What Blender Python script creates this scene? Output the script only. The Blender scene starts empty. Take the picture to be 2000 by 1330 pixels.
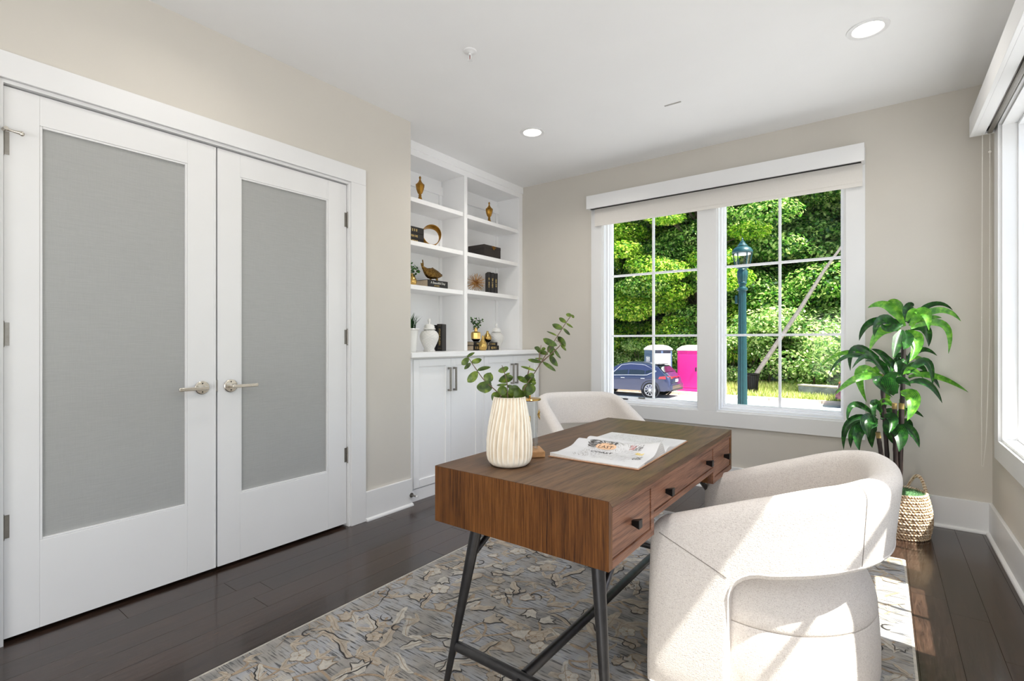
import bpy, bmesh, math, random
import numpy as np
from mathutils import Vector, Matrix, Quaternion

random.seed(7)
rng = np.random.default_rng(7)
SC = bpy.context.scene
COL = SC.collection
PI = math.pi

# ------------------------------------------------------------------ camera, sky, sun, lamps, exposure
F, CX, CY, CAM_H = 973.0, 1000.0, 667.0, 1.17
YAW = math.atan(722 / 973)
cd = bpy.data.cameras.new('camera')
cam = bpy.data.objects.new('camera', cd); COL.objects.link(cam)
cam.location = (0, 0, CAM_H)
cam.rotation_euler = (PI / 2, 0, YAW)
cd.sensor_width = 36.0; cd.lens = F * 36 / 2000; cd.shift_y = (CY - 665) / 2000
cd.clip_start = 0.05; cd.clip_end = 300
SC.camera = cam

SUN_TRAVEL = Vector((-1.0, 0.125, -1.69)).normalized()
sd = bpy.data.lights.new('sun', 'SUN'); sd.energy = 17.0; sd.angle = math.radians(0.6); sd.color = (1.0, 0.955, 0.89)
sun = bpy.data.objects.new('sun', sd); COL.objects.link(sun)
sun.rotation_euler = SUN_TRAVEL.to_track_quat('-Z', 'Y').to_euler(); sun.location = (20, -2, 30)

w = bpy.data.worlds.new('world'); SC.world = w; w.use_nodes = True
nt = w.node_tree; bg = nt.nodes['Background']
sky = nt.nodes.new('ShaderNodeTexSky'); sky.sky_type = 'NISHITA'; sky.sun_disc = False
sky.sun_elevation = math.radians(58); sky.sun_rotation = math.radians(83)
sky.air_density = 1.0; sky.dust_density = 2.0; sky.ozone_density = 1.0
nt.links.new(sky.outputs[0], bg.inputs[0]); bg.inputs[1].default_value = 0.36

def area_light(name, loc, direction, sx, sy, energy, color):
    ld = bpy.data.lights.new(name, 'AREA'); ld.shape = 'RECTANGLE'; ld.size = sx; ld.size_y = sy
    ld.energy = energy; ld.color = color
    o = bpy.data.objects.new(name, ld); COL.objects.link(o); o.location = loc
    o.rotation_euler = Vector(direction).to_track_quat('-Z', 'Y').to_euler()
    return o
# two fill lights added behind the camera: uplight brightens the ceiling, the other the room
area_light('ceiling_fill', (-0.35, -0.6, 1.55), (0.0, 0.15, 1.0), 1.3, 1.3, 14, (0.97, 0.985, 1.0))
area_light('rear_fill', (-0.1, -2.3, 0.85), (0.0, 1.0, 0.07), 1.9, 1.5, 62, (0.97, 0.985, 1.0))
LAMP_W = (8.6, 4.4, 2.6, 12.4, 3.6, 3.6)                   # power fitted per lamp; last four are unseen, added to brighten the room

vs = SC.view_settings
vs.view_transform = 'Standard'; vs.look = 'None'; vs.exposure = 0.0; vs.gamma = 1.0; vs.use_curve_mapping = False
SC.display_settings.display_device = 'sRGB'
SC.cycles.max_bounces = 8; SC.cycles.diffuse_bounces = 5; SC.cycles.glossy_bounces = 4
SC.cycles.transmission_bounces = 6; SC.cycles.transparent_max_bounces = 12
SC.cycles.caustics_reflective = False; SC.cycles.caustics_refractive = False
SC.cycles.sample_clamp_indirect = 4.0

# ------------------------------------------------------------------ pixel of the photograph -> point (used to read positions off the picture)
def ray(u, v):
    a = (u - CX) / F
    c, s = math.cos(YAW), math.sin(YAW)
    return Vector((-s + a * c, c + a * s, -(v - CY) / F))
def at_d(u, v, D): p = ray(u, v) * D; p.z += CAM_H; return p
def at_x(u, v, X): q = ray(u, v); p = q * (X / q.x); p.z += CAM_H; return p
def at_y(u, v, Y): q = ray(u, v); p = q * (Y / q.y); p.z += CAM_H; return p
def at_z(u, v, Z): q = ray(u, v); p = q * ((Z - CAM_H) / q.z); p.z += CAM_H; return p

# ------------------------------------------------------------------ mesh builder
class MB:
    def __init__(s): s.v = []; s.f = []
    def add(s, vs, fs):
        b = len(s.v); s.v += [tuple(p) for p in vs]; s.f += [tuple(i + b for i in f) for f in fs]; return s
    def box(s, x0, x1, y0, y1, z0, z1, M=None):
        vs = [Vector((x, y, z)) for z in (z0, z1) for y in (y0, y1) for x in (x0, x1)]
        if M is not None: vs = [M @ p for p in vs]
        return s.add(vs, [(0, 2, 3, 1), (4, 5, 7, 6), (0, 1, 5, 4), (2, 6, 7, 3), (0, 4, 6, 2), (1, 3, 7, 5)])
    def prism(s, poly, axis, a, b):
        def P(p, t): return {'x': (t, p[0], p[1]), 'y': (p[0], t, p[1]), 'z': (p[0], p[1], t)}[axis]
        n = len(poly)
        vs = [P(p, a) for p in poly] + [P(p, b) for p in poly]
        fs = [tuple(range(n))[::-1], tuple(range(n, 2 * n))] + [(i, (i + 1) % n, n + (i + 1) % n, n + i) for i in range(n)]
        return s.add(vs, fs)
    def ring_loft(s, rings, cap0=True, cap1=True, closed=False):
        n = len(rings[0]); m = len(rings); vs = [p for r in rings for p in r]; fs = []
        for i in range(m if closed else m - 1):
            a, b = i * n, ((i + 1) % m) * n
            for j in range(n): fs.append((a + j, a + (j + 1) % n, b + (j + 1) % n, b + j))
        if not closed:
            if cap0: fs.append(tuple(range(n))[::-1])
            if cap1: fs.append(tuple(range((m - 1) * n, m * n)))
        return s.add(vs, fs)
    def tube(s, pts, r, n=8, closed=False, flat=1.0):
        pts = [Vector(p) for p in pts]; m = len(pts); rings = []; prev = None
        for i, p in enumerate(pts):
            a = pts[(i - 1) % m] if (closed or i > 0) else pts[i]
            b = pts[(i + 1) % m] if (closed or i < m - 1) else pts[i]
            t = (b - a).normalized()
            if prev is None:
                u = t.orthogonal().normalized()
            else:
                u = (prev - t * prev.dot(t)); u = u.normalized() if u.length > 1e-6 else t.orthogonal().normalized()
            prev = u; w_ = t.cross(u)
            rr = r(i / max(1, m - 1)) if callable(r) else r
            rings.append([p + (u * math.cos(2 * PI * k / n) + w_ * math.sin(2 * PI * k / n) * flat) * rr for k in range(n)])
        return s.ring_loft(rings, closed=closed)
    def cyl(s, p0, p1, r0, r1=None, n=20):
        return s.tube([p0, p1], lambda t: r0 + ((r1 if r1 is not None else r0) - r0) * t, n)
    def lathe(s, prof, n=32, c=(0, 0, 0), rf=None, M=None):
        rings = []
        for (r, z) in prof:
            R = []
            for k in range(n):
                a = 2 * PI * k / n; q = r * (rf(a, z) if rf else 1.0)
                p = Vector((q * math.cos(a), q * math.sin(a), z))
                if M is not None: p = M @ p
                R.append(p + Vector(c))
            rings.append(R)
        return s.ring_loft(rings, prof[0][0] < 0.002, prof[-1][0] < 0.002)
    def ball(s, c, r, n=12, m=8, sc=(1, 1, 1)):
        prof = [(max(1e-4, math.sin(PI * i / m)), -math.cos(PI * i / m)) for i in range(m + 1)]
        M = Matrix.Diagonal((r * sc[0], r * sc[1], r * sc[2]))
        return s.lathe(prof, n, c, None, M)
    def grid(s, fn, nu, nv):
        vs = [fn(i / nu, j / nv) for i in range(nu + 1) for j in range(nv + 1)]
        fs = [(i * (nv + 1) + j, (i + 1) * (nv + 1) + j, (i + 1) * (nv + 1) + j + 1, i * (nv + 1) + j + 1) for i in range(nu) for j in range(nv)]
        return s.add(vs, fs)
    def move(s, M):
        s.v = [tuple(M @ Vector(p)) for p in s.v]; return s
    def mesh(s, name, mat, smooth=False, ang=0.6):
        me = bpy.data.meshes.new(name); me.from_pydata(s.v, [], s.f)
        if mat: me.materials.append(mat)
        if smooth:
            me.shade_smooth()
            if ang: me.set_sharp_from_angle(angle=ang)
        me.update(); return me
    def build(s, name, mat, parent=None, smooth=False, bevel=0, ang=0.6, loc=None, fix=True):
        me = s.mesh(name, mat, smooth, ang)
        if fix:
            bm = bmesh.new(); bm.from_mesh(me); bmesh.ops.recalc_face_normals(bm, faces=bm.faces); bm.to_mesh(me); bm.free()
            if smooth and ang: me.set_sharp_from_angle(angle=ang)
        o = bpy.data.objects.new(name, me); COL.objects.link(o)
        if parent is not None: o.parent = parent
        if loc is not None: o.location = loc
        if bevel:
            b = o.modifiers.new('edge', 'BEVEL'); b.width = bevel; b.segments = 2; b.limit_method = 'ANGLE'; b.angle_limit = 0.7
            b.harden_normals = False
        return o

def raw_mesh(name, V, Q, mat):
    """fast mesh from numpy arrays, faces all of one size"""
    me = bpy.data.meshes.new(name); n, k = Q.shape
    me.vertices.add(len(V)); me.vertices.foreach_set('co', np.ascontiguousarray(V, dtype=np.float32).ravel())
    me.loops.add(n * k); me.loops.foreach_set('vertex_index', np.ascontiguousarray(Q, dtype=np.int32).ravel())
    me.polygons.add(n); me.polygons.foreach_set('loop_start', np.arange(0, n * k, k, dtype=np.int32))
    me.update(calc_edges=True); me.validate()
    if mat: me.materials.append(mat)
    return me

def link_mesh(name, me, parent=None, loc=None):
    o = bpy.data.objects.new(name, me); COL.objects.link(o)
    if parent is not None: o.parent = parent
    if loc is not None: o.location = loc
    return o
def thing(name, label, cat, loc=(0, 0, 0), rz=0.0, group=None):
    o = bpy.data.objects.new(name, None); COL.objects.link(o); o.empty_display_size = 0.05
    o.location = loc; o.rotation_euler = (0, 0, rz); o['label'] = label; o['category'] = cat
    if group: o['group'] = group
    return o
def tag(o, label, cat, group=None):
    o['label'] = label; o['category'] = cat
    if group: o['group'] = group
    return o
def struct(o): o['kind'] = 'structure'; return o
def stuff(o): o['kind'] = 'stuff'; return o
def dup(root, loc, rz, label, group=None):
    r = root.copy(); COL.objects.link(r); r.location = loc; r.rotation_euler = (0, 0, rz); r['label'] = label
    if group: r['group'] = group
    for ch in list(root.children):
        c = ch.copy(); COL.objects.link(c); c.parent = r
        for g in list(ch.children):
            d = g.copy(); COL.objects.link(d); d.parent = c
    return r
def text_mesh(txt, size, mat, extrude=0.0004, align='CENTER'):
    c = bpy.data.curves.new('lettering', 'FONT'); c.body = txt; c.size = size; c.extrude = extrude
    c.align_x = align; c.align_y = 'CENTER'; c.resolution_u = 2
    o = bpy.data.objects.new('tmp', c); COL.objects.link(o)
    bpy.context.view_layer.update()
    me = bpy.data.meshes.new_from_object(o.evaluated_get(bpy.context.evaluated_depsgraph_get()))
    bpy.data.objects.remove(o); me.materials.clear(); me.materials.append(mat)
    return me
def put_text(txt, size, mat, parent, M, fn=None):
    me = text_mesh(txt, size, mat); me.transform(M)
    if fn:
        for v in me.vertices: v.co = fn(v.co)
    return stuff(link_mesh('lettering', me, parent))

# ------------------------------------------------------------------ materials (node based)
def S(r, g, b):
    f = lambda c: c / 12.92 if c <= 0.04045 else ((c + 0.055) / 1.055) ** 2.4
    return (f(r / 255), f(g / 255), f(b / 255), 1.0)
class Mat:
    def __init__(s, name):
        s.m = bpy.data.materials.new(name); s.m.use_nodes = True; s.nt = s.m.node_tree
        s.b = s.nt.nodes['Principled BSDF']; s.out = s.nt.nodes['Material Output']
    def n(s, t, **kw):
        nd = s.nt.nodes.new(t)
        for k, v in kw.items():
            if k.startswith('i_'): nd.inputs[int(k[2:])].default_value = v
            else: setattr(nd, k, v)
        return nd
    def l(s, a, b): s.nt.links.new(a, b)
    def coord(s, kind='Object', scale=(1, 1, 1), rot=(0, 0, 0)):
        if kind == 'World':
            g = s.n('ShaderNodeNewGeometry').outputs['Position']
        else: g = s.n('ShaderNodeTexCoord').outputs[kind]
        mp = s.n('ShaderNodeMapping'); mp.inputs['Scale'].default_value = scale; mp.inputs['Rotation'].default_value = rot
        s.l(g, mp.inputs[0]); return mp.outputs[0]
    def noise(s, vec, scale, detail=4, rough=0.55, dist=0.0):
        nd = s.n('ShaderNodeTexNoise'); nd.inputs['Scale'].default_value = scale; nd.inputs['Detail'].default_value = detail
        nd.inputs['Roughness'].default_value = rough; nd.inputs['Distortion'].default_value = dist
        s.l(vec, nd.inputs['Vector']); return nd.outputs[0]
    def ramp(s, fac, stops, interp='LINEAR'):
        r = s.n('ShaderNodeValToRGB'); cr = r.color_ramp; cr.interpolation = interp
        while len(cr.elements) < len(stops): cr.elements.new(0.5)
        for e, (p, c) in zip(cr.elements, stops): e.position = p; e.color = c
        s.l(fac, r.inputs[0]); return r.outputs[0]
    def math(s, op, a, b=None, c=None):
        nd = s.n('ShaderNodeMath', operation=op)
        for i, x in enumerate((a, b, c)):
            if x is None: continue
            if isinstance(x, (int, float)): nd.inputs[i].default_value = x
            else: s.l(x, nd.inputs[i])
        return nd.outputs[0]
    def mix(s, fac, a, b, mode='MIX'):
        nd = s.n('ShaderNodeMix', data_type='RGBA', blend_type=mode)
        for i, x in ((0, fac), (6, a), (7, b)):
            if isinstance(x, (int, float, tuple)): nd.inputs[i].default_value = x
            else: s.l(x, nd.inputs[i])
        return nd.outputs[2]
    def bump(s, h, strength=0.3, dist=0.01):
        nd = s.n('ShaderNodeBump'); nd.inputs['Strength'].default_value = strength; nd.inputs['Distance'].default_value = dist
        s.l(h, nd.inputs['Height']); s.l(nd.outputs[0], s.b.inputs['Normal']); return nd
    def col(s, c):
        if isinstance(c, tuple): s.b.inputs['Base Color'].default_value = c
        else: s.l(c, s.b.inputs['Base Color'])
    def set(s, rough=None, metal=None, spec=None, coat=None, coat_rough=None, sheen=None, trans=None):
        for k, v in (('Roughness', rough), ('Metallic', metal), ('Specular IOR Level', spec), ('Coat Weight', coat), ('Coat Roughness', coat_rough), ('Sheen Weight', sheen), ('Transmission Weight', trans)):
            if v is not None: s.b.inputs[k].default_value = v

def plain(name, c, rough=0.5, metal=0.0, var=0.05, nscale=12.0, bump=0.0, bscale=200.0, bdist=0.001, spec=0.5, coat=0.0):
    M = Mat(name); v = M.coord('Object')
    nz = M.noise(v, nscale, 3)
    lo = tuple(x * (1 - var) for x in c[:3]) + (1,); hi = tuple(min(1, x * (1 + var)) for x in c[:3]) + (1,)
    M.col(M.ramp(nz, [(0.3, lo), (0.7, hi)])); M.set(rough=rough, metal=metal, spec=spec, coat=coat)
    if bump: M.bump(M.noise(v, bscale, 2), bump, bdist)
    return M.m

m_wall = plain('wall_paint', S(207, 202, 193), 0.75, var=0.012, nscale=3, bump=0.08, bscale=350, bdist=0.0006, spec=0.3)
m_ceil = plain('ceiling_paint', S(241, 241, 241), 0.8, var=0.01, nscale=3, bump=0.06, bscale=300, bdist=0.0006, spec=0.25)
m_trim = plain('white_trim_paint', S(230, 230, 230), 0.35, var=0.01, nscale=4, bump=0.03, bscale=90, bdist=0.0005)
m_cab = plain('white_cabinet_paint', S(246, 246, 246), 0.4, var=0.008, nscale=5)
m_vinyl = plain('white_vinyl', S(238, 239, 241), 0.3, var=0.01)
m_gap = plain('dark_gap', S(24, 23, 22), 0.8, var=0.1)
m_nickel = plain('satin_nickel', S(214, 208, 198), 0.25, 1.0, var=0.04)
m_nickel_dull = plain('brushed_nickel', S(150, 146, 140), 0.42, 1.0, var=0.08, nscale=60)
m_steel = plain('gunmetal_steel', S(74, 74, 76), 0.38, 0.9, var=0.12, nscale=25)
m_black = plain('black_metal', S(24, 24, 25), 0.4, 0.6, var=0.1)
m_brass = plain('antique_brass', S(166, 122, 52), 0.33, 1.0, var=0.25, nscale=30, bump=0.15, bscale=140)
m_gold = plain('polished_gold', S(212, 176, 104), 0.16, 1.0, var=0.1, nscale=40)
m_copper = plain('gold_wire', S(196, 152, 92), 0.3, 1.0, var=0.1)
m_ceramic = plain('white_ceramic', S(236, 235, 231), 0.28, var=0.015, coat=0.3)
m_bookblk = plain('black_cloth_cover', S(26, 23, 22), 0.6, var=0.15, nscale=60, bump=0.1, bscale=600)
m_pages = plain('page_edges', S(204, 186, 160), 0.85, var=0.12, nscale=160)
m_goldink = plain('gold_foil_lettering', S(206, 178, 112), 0.4, 0.4, var=0.05)
m_whiteink = plain('white_lettering', S(230, 228, 220), 0.6, var=0.03)
m_darkwood = plain('dark_wood_box', S(40, 34, 31), 0.55, var=0.25, nscale=70, bump=0.15, bscale=260)
m_shade = plain('shade_fabric', S(229, 225, 219), 0.85, var=0.015, nscale=120, bump=0.1, bscale=700, bdist=0.0005, spec=0.2)
m_bead = plain('plastic_bead', S(226, 222, 214), 0.35, var=0.03)
m_moss = plain('green_moss', S(88, 128, 84), 0.95, var=0.4, nscale=60)
m_woodblock = plain('light_wood', S(168, 124, 80), 0.6, var=0.2, nscale=50)
m_soil = plain('soil', S(60, 46, 36), 0.95, var=0.3, nscale=80)

def emis(name, c, st):
    M = Mat(name); M.col(c); M.b.inputs['Emission Color'].default_value = c; M.b.inputs['Emission Strength'].default_value = st
    return M.m
m_lens = emis('lamp_lens', (1.0, 0.93, 0.82, 1), 6.0)

def glass(name, tint=(1, 1, 1, 1), refl=0.06, rough=0.0):
    M = Mat(name); nt = M.nt
    tr = M.n('ShaderNodeBsdfTransparent'); tr.inputs[0].default_value = tint
    gl = M.n('ShaderNodeBsdfGlossy'); gl.inputs['Roughness'].default_value = rough
    lw = M.n('ShaderNodeLayerWeight'); lw.inputs[0].default_value = 0.35
    fac = M.math('MULTIPLY_ADD', lw.outputs['Fresnel'], refl * 2.0, refl * 0.2)
    mx = M.n('ShaderNodeMixShader'); M.l(fac, mx.inputs[0]); M.l(tr.outputs[0], mx.inputs[1]); M.l(gl.outputs[0], mx.inputs[2])
    M.l(mx.outputs[0], M.out.inputs[0]); return M.m
m_glass = glass('window_glass', (0.97, 0.985, 0.975, 1), 0.02)
m_clear = glass('clear_glass', (0.97, 0.98, 0.98, 1), 0.08)

def wood_floor():
    M = Mat('dark_hardwood'); oi = M.n('ShaderNodeObjectInfo')
    pos = M.n('ShaderNodeNewGeometry').outputs['Position']
    off = M.n('ShaderNodeVectorMath', operation='SCALE'); M.l(oi.outputs['Random'], off.inputs['Scale']); off.inputs[0].default_value = (37, 91, 13)
    ad = M.n('ShaderNodeVectorMath', operation='ADD'); M.l(pos, ad.inputs[0]); M.l(off.outputs[0], ad.inputs[1])
    mp = M.n('ShaderNodeMapping'); mp.inputs['Scale'].default_value = (1, 0.09, 1); M.l(ad.outputs[0], mp.inputs[0])
    big = M.noise(mp.outputs[0], 14, 3, 0.5, 0.6)
    rings = M.math('SINE', M.math('MULTIPLY', big, 42.0))
    fine = M.noise(mp.outputs[0], 190, 3, 0.6)
    g = M.math('ADD', M.math('MULTIPLY', rings, 0.10), fine)
    c = M.ramp(g, [(0.25, S(36, 25, 20)), (0.55, S(55, 41, 33)), (0.85, S(74, 56, 46))])
    tint = M.ramp(oi.outputs['Random'], [(0.0, (0.72, 0.72, 0.74, 1)), (1.0, (1.12, 1.05, 1.0, 1))])
    M.col(M.mix(1.0, c, tint, 'MULTIPLY')); M.set(rough=0.25, spec=0.5, coat=0.2, coat_rough=0.08)
    M.bump(M.math('ADD', M.noise(M.coord('World', (1, 0.15, 1)), 30, 3), M.math('MULTIPLY', fine, 0.25)), 0.12, 0.004)
    return M.m
m_floor = wood_floor()

def oak(name, axis, cols, ring=26.0):
    """stained open-pored oak, grain along an object axis"""
    M = Mat(name); sc = [1.0, 1.0, 1.0]; sc['xyz'.index(axis)] = 0.13
    v = M.coord('Object', tuple(sc))
    big = M.noise(v, 5.0, 2, 0.5, 0.35)
    rings = M.math('SINE', M.math('MULTIPLY', big, ring * 2.6))
    sc2 = [1.0, 1.0, 1.0]; sc2['xyz'.index(axis)] = 0.03
    v2 = M.coord('Object', tuple(sc2))
    pores = M.noise(v2, 330, 3, 0.7); mid = M.noise(v2, 170, 4, 0.65)
    g = M.math('ADD', M.math('MULTIPLY', rings, 0.055), M.math('ADD', M.math('MULTIPLY', pores, 0.60), M.math('MULTIPLY', mid, 0.40)))
    M.col(M.ramp(g, [(0.34, cols[0]), (0.5, cols[1]), (0.70, cols[2])]))
    M.set(rough=0.45, spec=0.35); M.bump(M.math('ADD', pores, M.math('MULTIPLY', rings, 0.2)), 0.22, 0.0012)
    return M.m
WOOD = (S(54, 28, 8), S(96, 57, 22), S(124, 80, 38))
m_oak_y = oak('stained_oak_lengthwise', 'y', (S(58, 38, 24), S(92, 66, 44), S(114, 86, 60)))
m_oak_z = oak('stained_oak_upright', 'z', WOOD, 20)
m_oak_d = oak('stained_oak_drawer', 'y', (S(80, 50, 36), S(122, 82, 62), S(152, 110, 86)))

def boucle():
    M = Mat('linen_weave_fabric'); v = M.coord('Object')
    a = M.noise(v, 260, 2, 0.7); b = M.noise(M.coord('Object', (1, 1, 0.22)), 420, 2, 0.6); c = M.noise(M.coord('Object', (0.25, 0.25, 1)), 420, 2, 0.6)
    hgt = M.math('ADD', a, M.math('ADD', M.math('MULTIPLY', b, 1.0), M.math('MULTIPLY', c, 1.0)))
    sp = M.noise(v, 520, 2, 0.7)
    M.col(M.ramp(M.math('ADD', M.math('MULTIPLY', hgt, 0.25), M.math('MULTIPLY', sp, 0.5)), [(0.38, S(160, 151, 145)), (0.52, S(204, 196, 190)), (0.66, S(226, 220, 214))]))
    M.set(rough=0.95, spec=0.15, sheen=0.15); M.bump(hgt, 0.5, 0.0024)
    return M.m
m_fabric = boucle()

def linen_glass():
    M = Mat('frosted_door_glass')
    v = M.coord('Object', (1, 0.04, 1)); v2 = M.coord('Object', (1, 1, 0.06))
    h = M.math('ADD', M.noise(v, 420, 2, 0.6), M.math('MULTIPLY', M.noise(v2, 300, 2), 0.5))
    M.col(M.ramp(h, [(0.4, S(160, 161, 159)), (1.0, S(170, 171, 169))])); M.set(rough=0.34, spec=0.45)
    M.bump(h, 0.05, 0.001); return M.m
m_frost = linen_glass()

def leafmat(name, dark, mid, light, stripes=None, rough=0.35, trans=0.25, island=False):
    M = Mat(name)
    if island: fac = M.n('ShaderNodeNewGeometry').outputs['Random Per Island']
    else: fac = M.noise(M.coord('Object'), 34, 3)
    c = M.ramp(fac, [(0.15, dark), (0.5, mid), (0.9, light)] if island else [(0.3, dark), (0.52, mid), (0.75, light)])
    if stripes:
        uv = M.n('ShaderNodeUVMap').outputs[0]; sx = M.n('ShaderNodeSeparateXYZ'); M.l(uv, sx.inputs[0])
        w_ = M.math('ABSOLUTE', M.math('SINE', M.math('MULTIPLY', sx.outputs[0], 15.0)))
        k = M.ramp(w_, [(0.0, (1, 1, 1, 1)), (0.30, (0, 0, 0, 1))])
        c = M.mix(M.math('MULTIPLY', k, 0.6), c, stripes)
    M.col(c); M.set(rough=rough, spec=0.45)
    if trans:
        tl = M.n('ShaderNodeBsdfTranslucent')
        if isinstance(c, tuple): tl.inputs[0].default_value = c
        else: M.l(c, tl.inputs[0])
        mx = M.n('ShaderNodeMixShader'); mx.inputs[0].default_value = trans
        M.l(M.b.outputs[0], mx.inputs[1]); M.l(tl.outputs[0], mx.inputs[2]); M.l(mx.outputs[0], M.out.inputs[0])
    return M.m
m_dracaena = leafmat('corn_plant_leaf', S(8, 36, 24), S(16, 66, 30), S(58, 122, 40), S(120, 178, 60), 0.3, 0.3)
m_dracaena2 = leafmat('corn_plant_young_leaf', S(40, 110, 30), S(88, 160, 44), S(150, 206, 76), S(196, 226, 120), 0.3, 0.35)
m_euca = leafmat('eucalyptus_leaf', S(30, 44, 10), S(74, 98, 22), S(134, 152, 50), None, 0.42, 0.2)
m_smallleaf = leafmat('small_leaf', S(14, 50, 18), S(34, 88, 30), S(82, 136, 50), None, 0.4, 0.2, True)
m_tree_a = leafmat('tree_leaf', S(64, 128, 22), S(158, 208, 48), S(238, 246, 120), None, 0.5, 0.6, True)
m_tree_b = leafmat('dark_tree_leaf', S(24, 80, 22), S(112, 176, 58), S(222, 240, 150), None, 0.42, 0.55, True)
m_bush = leafmat('bush_leaf', S(84, 140, 60), S(178, 212, 116), S(238, 246, 190), None, 0.42, 0.5, True)
m_grass = leafmat('grass_blade', S(140, 164, 72), S(200, 208, 120), S(236, 232, 166), None, 0.7, 0.3, True)
m_bark = plain('tree_bark', S(70, 58, 48), 0.9, var=0.35, nscale=8, bump=0.4, bscale=20, bdist=0.02)
m_deadwood = plain('bare_grey_wood', S(132, 124, 118), 0.85, var=0.2, nscale=6)
m_stem = plain('brown_stem', S(96, 76, 58), 0.7, var=0.2)
m_cane = plain('dark_cane', S(44, 34, 32), 0.5, var=0.3, nscale=20)
# ------------------------------------------------------------------ room shell
XL, XR, YB, H, Y0 = -2.712, 0.54, 4.165, 2.743, -2.4
WO = [(3.17, 3.86), (2.32, 3.01), (1.06, 1.75), (0.22, 0.91), (-1.0, -0.31)]      # right-hand wall window openings (y)
BO = [(-2.055, -1.197), (-1.055, -0.20)]                                            # back wall window openings (x)
ZS, ZT = 0.613, 2.385

fl = struct(MB().box(-3.35, XR + 0.2, Y0, YB + 0.02, -0.20, -0.014).build('floor', m_gap))
pm = MB(); g_ = 0.0007; W_ = 0.127
pm.add([(0, 0, -0.013), (W_, 0, -0.013), (W_, 1, -0.013), (0, 1, -0.013), (0, 0, -0.002), (W_, 0, -0.002), (W_, 1, -0.002), (0, 1, -0.002),
        (g_, 0.0006, 0), (W_ - g_, 0.0006, 0), (W_ - g_, 0.9994, 0), (g_, 0.9994, 0)],
       [(0, 1, 5, 4), (1, 2, 6, 5), (2, 3, 7, 6), (3, 0, 4, 7), (4, 5, 9, 8), (5, 6, 10, 9), (6, 7, 11, 10), (7, 4, 8, 11), (8, 9, 10, 11)])
plank_me = pm.mesh('plank', m_floor)
r_ = random.Random(3); x = -3.32
while x < XR:
    y = Y0 + r_.uniform(-0.9, 0)
    while y < YB:
        L = r_.uniform(1.0, 2.0); y1 = min(y + L, YB + 0.01); ys = max(y, Y0)
        if y1 - ys > 0.05 and not (x + W_ < XL - 0.1 and y1 < 2.3):
            o = link_mesh('plank', plank_me, fl, (x, ys, 0)); o.scale = (1, y1 - ys, 1)
        y += L
    x += W_

cl = MB().box(-3.35, XR + 0.2, Y0 - 0.15, YB + 0.2, H, H + 0.12)
struct(cl.build('ceiling', m_ceil))

DY0, DYM, DY1, DZ = 0.372, 1.143, 1.914, 2.166                                     # double door opening
b = MB()
jb = 0.0141
b.box(-3.35, XL, Y0, DY0 - jb, 0, H); b.box(-3.35, XL, DY1 + jb, 2.436, 0, H); b.box(-3.35, XL, DY0 - jb, DY1 + jb, DZ + jb, H)
b.box(-3.35, -2.801, DY0 - jb, DY1 + jb, 0, DZ + jb); b.box(-3.42, -3.262, 2.436, YB, 0, H)
struct(b.build('wall_left', m_wall))
b = MB(); x0 = -3.42
for (a, c) in BO: b.box(x0, a, YB, YB + 0.2, 0, H); b.box(a, c, YB, YB + 0.2, 0, ZS); b.box(a, c, YB, YB + 0.2, ZT, H); x0 = c
b.box(x0, XR + 0.2, YB, YB + 0.2, 0, H)
struct(b.build('wall_back', m_wall))
b = MB(); y1 = YB
for (a, c) in WO: b.box(XR, XR + 0.2, c, y1, 0, H); b.box(XR, XR + 0.2, a, c, 0, ZS); b.box(XR, XR + 0.2, a, c, ZT, H); y1 = a
b.box(XR, XR + 0.2, Y0, y1, 0, H)
struct(b.build('wall_right', m_wall))
struct(MB().box(-3.35, XR + 0.2, Y0 - 0.15, Y0, 0, H).build('wall_rear', m_wall))

def baseboard(name, x0, x1, y0, y1, ox, oy):
    """board plus quarter-round shoe; (ox, oy) points into the room"""
    hb = 0.190; t = 0.018
    bb = MB()
    if ox: xa = x0; bb.box(min(xa, xa + ox * t), max(xa, xa + ox * t), y0, y1, 0.0, hb)
    else: ya = y0; bb.box(x0, x1, min(ya, ya + oy * t), max(ya, ya + oy * t), 0.0, hb)
    o = struct(bb.build(name, m_trim, bevel=0.003))
    s = 0.016; prof = [(0, 0), (s, 0), (s * 0.95, s * 0.5), (s * 0.7, s * 0.85), (0, s * 1.15)]
    sb = MB()
    if ox:
        p = [(x0 + ox * (t + a), z) for a, z in prof]; sb.prism(p, 'y', y0, y1)
    else:
        p = [(y0 + oy * (t + a), z) for a, z in prof]; sb.prism(p, 'x', x0, x1)
    sb.build('shoe_molding', m_trim, o)
baseboard('baseboard_left', XL, XL, 2.036, 2.436, 1, 0)
baseboard('baseboard_left', XL, XL, Y0, 0.262, 1, 0)
baseboard('baseboard_back', -2.69, XR, YB, YB, 0, -1)
baseboard('baseboard_right', XR, XR, Y0, YB - 0.018, -1, 0)

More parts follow.
